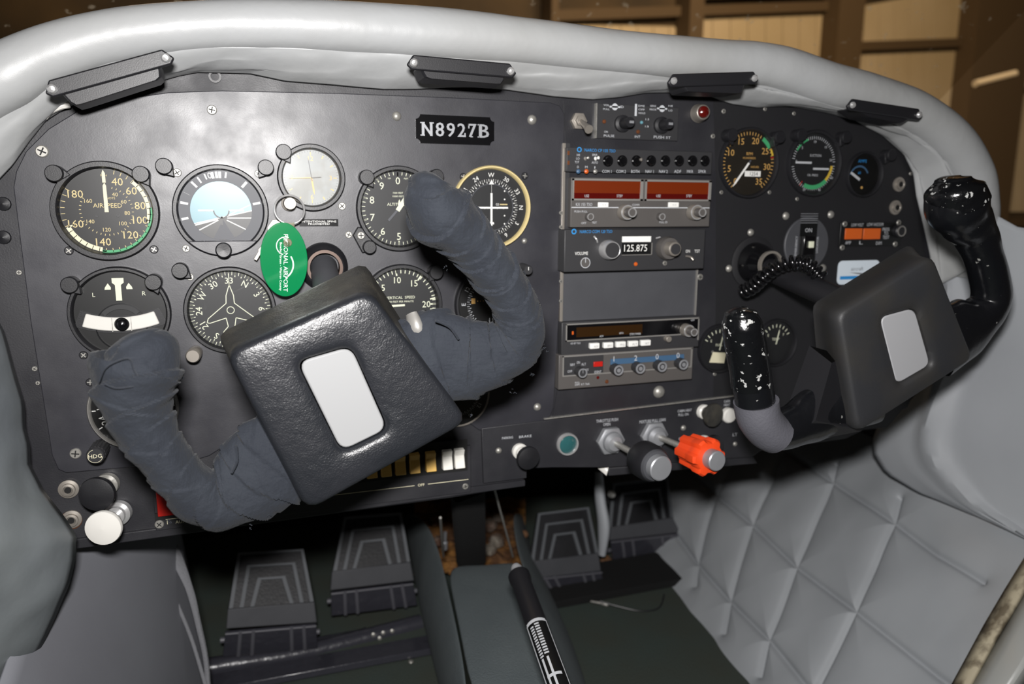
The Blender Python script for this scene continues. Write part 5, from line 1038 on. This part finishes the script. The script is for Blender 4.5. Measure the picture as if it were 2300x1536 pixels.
def wrap(sd, amp=.035, pitch=.021):
    def f(L, a):
        u = (L/pitch + .55*math.sin(a+sd)) % 1.0; u2 = (L/pitch*.63 - .4*math.sin(a*1+sd*2)) % 1.0
        return 1 + amp*(u-.5) + amp*.5*(u2**3-.25) + .045*noise.noise(Vector((L*60, 1.6*math.cos(a)+sd, 1.6*math.sin(a)))) + .012*noise.noise(Vector((L*180, 5*math.cos(a)+sd, 5*math.sin(a))))
    return f
pts, ab = wpx([(690, 1000, 112, .158, .016), (612, 1040, 113, .16, .017), (560, 1080, 98, .16, .018), (500, 1112, 78, .161, .019), (452, 1112, 66, .163, .021), (406, 1072, 54, .165, .022), (366, 1022, 57, .167, .022), (330, 968, 64, .169, .023), (310, 912, 74, .171, .024), (304, 868, 88, .173, .026), (308, 826, 98, .174, .027), (312, 795, 88, .174, .025), (298, 768, 62, .173, .019), (290, 754, 22, .172, .008)])
obj('left_grip', B().sweep(pts, ab, side=(0, 1, 0), n=64, sub=22, fn=wrap(1., .10)), 'tape_cloth', yl, angle=50)
pts, ab = wpx([(900, 850, 112, .158, .016), (985, 808, 116, .16, .017), (1052, 806, 92, .16, .018), (1118, 792, 74, .161, .020), (1162, 758, 62, .163, .021), (1163, 704, 53, .165, .021), (1140, 654, 52, .167, .021), (1106, 606, 57, .169, .022), (1066, 556, 58, .171, .023), (1030, 518, 66, .173, .025), (992, 482, 76, .175, .027), (970, 446, 66, .176, .025), (966, 414, 48, .175, .019), (972, 396, 22, .174, .009)])
obj('right_grip', B().sweep(pts, ab, side=(0, 1, 0), n=64, sub=22, fn=wrap(3., .10)), 'tape_cloth', yl, angle=50)
for pp in ([(222, 858), (236, 828), (262, 812), (290, 806), (300, 830), (310, 846)], [(235, 862), (262, 872), (300, 868)]):
    q = [P3(x, y, -.201) for x, y in pp]; obj('tape_fold', B().sweep(q, [(.0010, .0006)]*len(q), n=6), 'tape_cloth', yl)
for pp, h_ in (([(520, 1062), (532, 1035), (530, 1000)], .181), ([(978, 720), (1010, 735), (1030, 762)], .181)):
    q = [P3(x, y, -h_) for x, y in pp]; obj('tape_fold', B().sweep(q, [(.0012, .001)]*len(q), n=6), 'tape_cloth', yl)
b = B(); rnd = random.Random(3)                  # frayed threads along the tape edges
for x, y in [(528, 1165), (600, 1160), (560, 1180), (380, 1172), (1195, 840), (1188, 820), (1200, 690), (1224, 782), (1152, 878), (1060, 928), (412, 850), (240, 900), (262, 960), (935, 470), (930, 430), (1003, 600), (1178, 610)]:
    for k in range(4):
        px, py = x+rnd.uniform(-5, 5), y+rnd.uniform(-5, 5); q = [P3(px, py, -.168), P3(px+rnd.uniform(-4, 4), py+rnd.uniform(-2, 4), -.170), P3(px+rnd.uniform(-6, 6), py+rnd.uniform(0, 5), -.171)]; b.sweep(q, [(.00022, .00022)]*3, n=4, sub=3)
fr_ = obj('frayed_threads', b, 'tape_cloth', yl); fr_['kind'] = 'stuff'
b = B(); b.sweep([P3(924, 705, -.160), P3(934, 738, -.164), P3(944, 768, -.160)], [(.004, .006), (.006, .008), (.003, .005)], n=14); obj('bare_metal_patch', b, 'frame_grey', yl)
def column(par, hub, backpx, hB, mt='plastic_black', r=.0125):
    hx, hz_ = G(*hub); c = P3(backpx[0], backpx[1], -hB); a = Vector((hx, -.003, hz_)); ax = Vector(c)-a
    obj('column_tube', B().lathe3(a, ax, [(r, 0), (r, ax.length)], n=28), mt, par); return a, ax
column(yl, (726, 598), (760, 800), .135, 'blank_grey')
hx, hz_ = G(726, 598); t = thing('left_column_collar', 'round dark collar with bright rim where the left yoke column enters the panel', 'collar', (hx, -HP, hz_)); t.name = 'column_collar'
obj('collar', B().ring(hx, hz_, [(.0225, HP), (.0215, HP+.008), (.0175, HP+.013), (.0158, HP+.012), (.0150, HP)], n=40), 'plastic_black', t); mat('worn_bronze', '54463f', .4, .6); obj('bush', B().ring(hx, hz_, [(.0162, HP+.002), (.0162, HP+.0145), (.0135, HP+.0145), (.0135, HP+.002)], n=36), 'worn_bronze', t)
# right yoke
yr = thing('control_yoke', 'right control yoke of bare chipped black plastic with dark grey pad', 'control yoke', (float(G(2035, 790, .13)[0]), -.13, float(G(2035, 790, .13)[1])))
pad(yr, [(1883, 705), (2098, 572), (2190, 806), (1928, 974)], [(1978, 712), (2060, 690), (2098, 822), (2018, 868)], .192, .128, 1.04, ['pad_plain', 'pad_plain'], .010, rb=.009, emat='emblem_grey', backq=[(1828, 684, .13), (2047, 548, .13), (1,), (1866, 952, .14)])
pts, ab = wpx([(1960, 870, 85, .160, .016), (1890, 902, 76, .160, .017), (1830, 930, 64, .161, .018), (1775, 958, 48, .163, .019), (1728, 968, 42, .165, .019), (1702, 935, 44, .167, .019), (1693, 880, 43, .169, .019), (1683, 825, 42, .171, .019), (1674, 772, 42, .173, .019), (1667, 732, 42, .175, .018), (1664, 706, 34, .176, .014), (1664, 693, 14, .176, .006)])
lump = lambda L, a: 1 + .02*noise.noise(Vector((L*35, 1.5*math.cos(a), 1.5*math.sin(a))))
obj('left_grip', B().sweep(pts, ab, side=(0, 1, 0), n=36, sub=10, fn=lump), 'yoke_black', yr, angle=60)
pts, ab = wpx([(1688, 862, 44.5, .169, .0195), (1683, 825, 43, .171, .020), (1674, 772, 43.5, .173, .020), (1667, 732, 43.5, .175, .019), (1664, 704, 35, .176, .0148), (1664, 690, 14, .176, .0065)])
obj('worn_grip_surface', B().sweep(pts, ab, side=(0, 1, 0), n=36, sub=10, fn=lump), 'chipped', yr, angle=60)
pts, ab = wpx([(1742, 975, 45, .165, .021), (1722, 962, 47, .1655, .0215), (1704, 935, 48, .167, .0215), (1698, 900, 48.5, .168, .0215)])
obj('grey_tape_band', B().sweep(pts, ab, side=(0, 1, 0), n=32, sub=8), 'grey_tape', yr, angle=60)
b = B(); P_ = lambda x, y, h: tuple(P3(x, y, -h)) # wedge web between pad and grip
b.add([P_(1818, 776, .142), P_(1868, 815, .176), P_(1832, 944, .182), P_(1765, 925, .150), P_(1900, 800, .165), P_(1935, 968, .172), P_(1748, 1004, .168), P_(1850, 870, .13)],
      [(0, 3, 2, 1), (1, 2, 5, 4), (2, 6, 5), (3, 6, 2), (0, 1, 4, 7), (0, 7, 3), (3, 7, 6), (7, 5, 6), (7, 4, 5)])
obj('arm_web', b, 'plastic_black', yr)
pts, ab = wpx([(2110, 770, 85, .160, .016), (2165, 738, 74, .160, .017), (2205, 706, 50, .162, .018), (2226, 668, 40, .164, .019), (2222, 622, 38, .166, .019), (2208, 574, 38, .168, .019), (2190, 528, 44, .170, .021), (2168, 494, 56, .172, .024), (2150, 462, 68, .174, .028), (2142, 430, 60, .175, .026), (2140, 404, 34, .175, .016), (2140, 396, 12, .175, .007)])
obj('right_grip', B().sweep(pts, ab, side=(0, 1, 0), n=40, sub=10, fn=lump), 'yoke_black', yr, angle=60)
pts, ab = wpx([(2152, 458, 62, .1755, .0285), (2143, 428, 60.5, .1758, .0265), (2140, 403, 35, .1755, .0165), (2140, 394, 12, .1755, .0075)])
obj('worn_tip', B().sweep(pts, ab, side=(0, 1, 0), n=40, sub=8, fn=lump), 'chipped', yr, angle=60)
column(yr, (1690, 590), (1900, 680), .135)
u, v = G(1690, 590); t = thing('column_boot', 'black domed boot with three screws where the right yoke column enters the panel', 'boot', (u, -.0012, v))
obj('flange', B().lathe(u, v, [(.030, .0012), (.030, .003), (.025, .0045), (.023, .0045)], n=40), 'matte_black', t)
obj('dome', B().lathe(u, v, [(.0235, .004), (.022, .012), (.0195, .020), (.0165, .026), (.0155, .030), (.0140, .030)], n=36), 'gloss_black', t); obj('bush', B().ring(u, v, [(.0155, .029), (.0155, .034), (.0128, .034), (.0128, .029)], n=32), 'nickel', t)
for x, y in ((1686, 522), (1637, 603)): part('screw', RIVET, t, *G(x, y, .004), h=.004)
# coiled cord
path = [P3(x, y, -h) for x, y, h in [(1668, 655, .028), (1690, 645, .040), (1715, 622, .055), (1745, 600, .068), (1780, 590, .08), (1815, 595, .09), (1845, 625, .10)]]
Q = []; 
for i in range(len(path)-1):
    p0, p1, p2, p3 = [Vector(path[k]) for k in (max(i-1, 0), i, i+1, min(i+2, len(path)-1))]
    for j in range(60):
        t = j/60; Q.append(.5*((2*p1)+(p2-p0)*t+(2*p0-5*p1+4*p2-p3)*t*t+(3*p1-p0-3*p2+p3)*t**3))
pts = []; L = 0; turn = 0
for i in range(1, len(Q)-1):
    T__ = (Q[i+1]-Q[i-1]).normalized(); L += (Q[i]-Q[i-1]).length; d = Vector((0, 1, 0)); d = (d-T__*d.dot(T__)).normalized(); e_ = T__.cross(d); a = 2*math.pi*L/.0066; pts.append(Q[i]+(d*math.cos(a)+e_*math.sin(a))*.0062)
tag(obj('coiled_cord', B().sweep(pts, [(.0023, .0023)]*len(pts), n=8, sub=2), 'gloss_black', loc=tuple(pts[0]), angle=80), 'shiny black coiled cord looping over the right yoke column', 'cord')
# ================================================================== RUDDER PEDALS
def pedal(label, toe, mid, heel, Ys, ridge=True):
    """toe/mid/heel: rows of (left px, y, right px, y) ; Ys: distances behind the panel for each row"""
    rw = [(np.array(P3(r[0], r[1], Y)), np.array(P3(r[2], r[3], Y))) for r, Y in zip(toe+mid+heel, Ys)]
    t = thing('rudder_pedal', label, 'pedal', tuple((rw[-1][0]+rw[-1][1])/2), 'rudder pedals')
    def slab(name, a, c, mt, th=.006, **k):
        n = np.cross(a[1]-a[0], c[0]-a[0]); n /= np.linalg.norm(n)
        if n[1] > 0: n = -n
        v = [a[0], a[1], c[1], c[0]]; v = [p for p in v] + [p-n*th for p in v]
        return obj(name, B().add(v, [(0, 1, 2, 3), (7, 6, 5, 4), (0, 4, 5, 1), (1, 5, 6, 2), (2, 6, 7, 3), (3, 7, 4, 0)]), mt, t, **k), n
    pad_, n = slab('toe_plate', rw[0], rw[1], 'pedal_black', bevel=.001)
    BL = lambda u, v, o_=0: ((rw[0][0]*(1-u)+rw[0][1]*u)*(1-v) + (rw[1][0]*(1-u)+rw[1][1]*u)*v) + n*o_
    for lv in range(3):
        d = .01+lv*.12; dt = .02+lv*.24; w_ = .045; e = d+.035*lv; o = [(d, 1.0), (e, dt), (1-e, dt), (1-d, 1.0)]; i_ = [(d+w_, 1.0), (e+w_, dt+w_*.9), (1-e-w_, dt+w_*.9), (1-d-w_, 1.0)]
        v = [BL(*p, .0) for p in o] + [BL(*p, .0) for p in i_] + [BL(*p, .0035) for p in o] + [BL(*p, .0035) for p in i_]
        obj('ridge', B().add(v, [(8, 9, 13, 12), (9, 10, 14, 13), (10, 11, 15, 14), (0, 1, 9, 8), (1, 2, 10, 9), (2, 3, 11, 10), (4, 12, 13, 5), (5, 13, 14, 6), (6, 14, 15, 7)]), 'pedal_ridge', pad_)
    slab('middle_plate', rw[1], rw[2], 'blank_grey', bevel=.001)
    hp, n2 = slab('heel_plate', rw[3], rw[4], 'pedal_gloss', bevel=.001)
    HL = lambda u, v, o_=0: ((rw[3][0]*(1-u)+rw[3][1]*u)*(1-v) + (rw[4][0]*(1-u)+rw[4][1]*u)*v) + n2*o_
    for u in (.16, .30, .72, .86):
        b = B().sweep([HL(u, -.03), HL(u, .5, .001), HL(u, 1.0)], [(.0022, .0028)]*3, n=8); obj('rib', b, 'rib_grey', hp)
    b = B().sweep([HL(0, 0), HL(.5, 0), HL(1, 0)], [(.0016, .0016)]*3, n=8); obj('lip', b, 'rib_grey', hp)
    p = HL(-.03, .5); q = HL(1.03, .5); b = B().lathe3(HL(-.04, .55, -.012), q-p, [(.004, 0), (.004, np.linalg.norm(q-p)+.002)], n=12); obj('pivot_rod', b, 'rib_grey', t)
    return t
pedal('left pilot rudder pedal, nearest and largest of the four', [(533, 1240, 682, 1232), (512, 1368, 706, 1352)], [(508, 1412, 712, 1398)], [(506, 1424, 710, 1406), (500, 1476, 714, 1456)], [.32, .27, .265, .262, .275])
pedal('right pilot rudder pedal between the left pedal and the tunnel', [(772, 1160, 902, 1150), (746, 1284, 922, 1262)], [(742, 1326, 930, 1304)], [(744, 1334, 928, 1312), (744, 1384, 938, 1360)], [.38, .33, .325, .322, .33])
pedal('left passenger rudder pedal just right of the tunnel', [(1207, 1152, 1322, 1138), (1190, 1262, 1344, 1242)], [(1196, 1300, 1350, 1282)], [(1200, 1302, 1352, 1286), (1234, 1352, 1358, 1332)], [.38, .33, .325, .322, .33])
pedal('right passenger rudder pedal against the quilted wall, smallest of the four', [(1374, 1085, 1500, 1072), (1364, 1186, 1512, 1162)], [(1366, 1214, 1528, 1196)], [(1372, 1218, 1530, 1200), (1378, 1266, 1534, 1244)], [.44, .39, .385, .382, .39])
t = thing('rudder_bar', 'shiny black rudder bar running across under the pilot pedals', 'bar', tuple(P3(600, 1480, .29)))
obj('tube', B().sweep([P3(466, 1500, .28), P3(700, 1462, .29), P3(945, 1400, .31)], [(.0135, .0135)]*3, n=18), 'pedal_gloss', t)
obj('upper_tube', B().sweep([P3(712, 1448, .31), P3(800, 1432, .31), P3(826, 1424, .31)], [(.011, .011)]*3, n=16), 'pedal_gloss', t)
obj('bracket', B().sweep([P3(826, 1424, .30), P3(842, 1440, .30), P3(850, 1462, .30)], [(.007, .004)]*3, n=12), 'pedal_gloss', t); obj('rear_tube', B().sweep([P3(890, 1412, .31), P3(918, 1404, .31), P3(946, 1396, .31)], [(.010, .010)]*3, n=16), 'pedal_gloss', t)
b = B()
for x, y in ((838, 1424), (852, 1432), (860, 1420), (880, 1416)): b.lathe3(P3(x, y, .29), (0, -1, .3), [(.003, 0), (.003, .004), (0, .005)], n=8)
obj('bolts', b, 'screw_steel', t)
t = thing('heel_board', 'black kick strip along the floor in front of the pilot pedals', 'kick strip', tuple(Pz(700, 1500, .0)))
b = B(); a, c = Pz(466, 1530, .004), Pz(960, 1440, .004); k = np.array([0, -.035, 0]); b.add([a, c, c+k, a+k, a+np.array([0, 0, .01]), c+np.array([0, 0, .01]), c+k+np.array([0, 0, .01]), a+k+np.array([0, 0, .01])], [(0, 3, 2, 1), (4, 5, 6, 7), (0, 1, 5, 4), (1, 2, 6, 5), (2, 3, 7, 6), (3, 0, 4, 7)]); obj('strip', b, 'pedal_gloss', t, bevel=.001)
for x, y in ((923, 1486), (900, 1450), (505, 1518)): p = Pz(x, y, .002); tag(obj('floor_screw', B().lathe3(p, (0, 0, 1), [(.0038, 0), (.003, .0015), (0, .002)], n=12), 'screw_steel', loc=tuple(p)), {923: 'bright screw in the floor mat beside the tunnel', 900: 'bright screw at the right end of the rudder bar', 505: 'bright screw at the left end of the kick strip'}[x], 'screw')
# right footwell clutter
t = thing('floor_opening_cover', 'dark box edge on the floor behind the passenger pedals', 'box', tuple(Pz(1450, 1340, .0)))
b = B(); a, c = Pz(1236, 1370, .002), Pz(1542, 1312, .002); k = np.array([0, .10, 0]); u_ = np.array([0, 0, .012]); b.add([a, c, c+k, a+k, a+u_, c+u_, c+k+u_, a+k+u_], [(0, 3, 2, 1), (4, 5, 6, 7), (0, 1, 5, 4), (1, 2, 6, 5), (2, 3, 7, 6), (3, 0, 4, 7)]); obj('box', b, 'void', t, bevel=.001)
q = [Pz(1348, 1350, .012), Pz(1390, 1362, .008), Pz(1440, 1372, .004), Pz(1480, 1365, .004), Pz(1492, 1335, .006)]
t = thing('loose_wire', 'thin dark wire with a bright end lying on the passenger floor', 'wire', tuple(q[0])); obj('wire', B().sweep(q, [(.0012, .0012)]*5, n=6), 'plastic_black', t)
p = Pz(1352, 1355, .008); obj('terminal', B().lathe3(p, (1, -.6, -.1), [(.0015, -.018), (.0022, 0), (.003, .002), (.0035, .009), (0, .012)], n=10), 'steel', t)
p = P3(1372, 1130, .34); t = thing('hose_bundle', 'pale grey hose and cables hanging between the passenger pedals', 'hose', tuple(P3(1345, 1240, .34)))
obj('hose', B().sweep([P3(1345, 1060, .36), P3(1348, 1120, .35), P3(1356, 1180, .34), P3(1352, 1245, .34)], [(.009, .006), (.012, .008), (.014, .009), (.008, .006)], n=16), 'vinyl_wall', t)
obj('clip', B().lathe3(P3(1372, 1108, .33), (0, -1, 0), [(.006, 0), (.006, .006), (.003, .010), (0, .010)], n=10), 'steel', t)
t = thing('engine_hardware', 'rusty fittings and hoses beneath the right passenger pedal', 'fittings', tuple(Pz(1370, 1310, .01)))
for k, (x, y, r_) in enumerate(((1362, 1262, .012), (1372, 1290, .011), (1358, 1310, .010), (1392, 1278, .008), (1178, 1200, .007), (1184, 1232, .006))):
    p = P3(x, y, .40); obj('fitting', B().lathe3(p, (.2, -1, .3), [(0, -r_), (r_*.8, -r_*.6), (r_, 0), (r_*.6, r_*.8), (0, r_)], n=9), 'rust' if k % 2 == 0 else 'foil', t)
# flap lever
p0, p1, p2 = Pz(1164, 1288, .235), Pz(1204, 1400, .225), Pz(1262, 1560, .205)
t = thing('flap_lever', 'black flap lever with white thumb button and white printed placard between the seats', 'lever', tuple(p2))
a = np.array(p2)-np.array(p0); Lt = np.linalg.norm(a); L1 = np.linalg.norm(np.array(p1)-p0)
r0 = 23*dep(p0)/FPX; r1 = 33*dep(p1)/FPX
p1 = np.array(p0)+a/Lt*L1
obj('grip', B().lathe3(p0, a, [(r0*.8, .0), (r0*1.08, .004), (r0*1.08, .012), (r0*.95, .017), (r0*1.0, L1), (r0*1.0, Lt)], n=30), 'plastic_black', t)
obj('thumb_button', B().lathe3(p0, -a, [(r0*.6, -.002), (r0*.6, .008), (r0*.45, .012), (0, .0135)], n=22), 'emblem_grey', t)
ad = Vector(a).normalized(); tocam = (Vector(CP)-Vector(p1)); tocam = (tocam-ad*tocam.dot(ad)).normalized(); sd = ad.cross(tocam)
if sd.x < 0: sd = -sd
rp = r0*1.04
def onl(l, w_, o_=0): an = w_/rp; return Vector(p1)+ad*l+(tocam*math.cos(an)+sd*math.sin(an))*(rp+o_)
def strip(b, l0, l1, w0, w1, o_, m=0, n=6):
    v = []
    for i in range(n+1): w_ = w0+(w1-w0)*i/n; v += [onl(l0, w_, o_), onl(l1, w_, o_)]
    b.add(v, [(2*i, 2*i+1, 2*i+3, 2*i+2) for i in range(n)], m)
W = rp*1.0; LP = Lt-L1; b = B(); strip(b, 0, LP, -W, W, .0003); pl_ = obj('placard', b, 'dial_dark', t)
b = B(); strip(b, 0, .004, -W*.9, W*.9, .0006); strip(b, .002, LP, -W, -W*.86, .0006); strip(b, .002, LP, W*.9, W, .0006)
for w0, w1 in ((-.58, -.40), (-.12, .06)): strip(b, .05, .085, W*w0, W*w1, .0006)
for k in range(12): strip(b, .008+k*.0035, .010+k*.0035, -W*.62, -W*.3, .0006); strip(b, .006+k*.0035, .008+k*.0035, -W*.18, W*.2, .0006)
for k in range(9):
    for w0 in (-.68, -.34, .0, .34): strip(b, .088+k*.0042, .0905+k*.0042, W*w0, W*(w0+.24), .0006)
strip(b, LP*.82, LP*.86, -W*.6, W*.6, .0006); obj('placard_print', b, 'print', pl_)
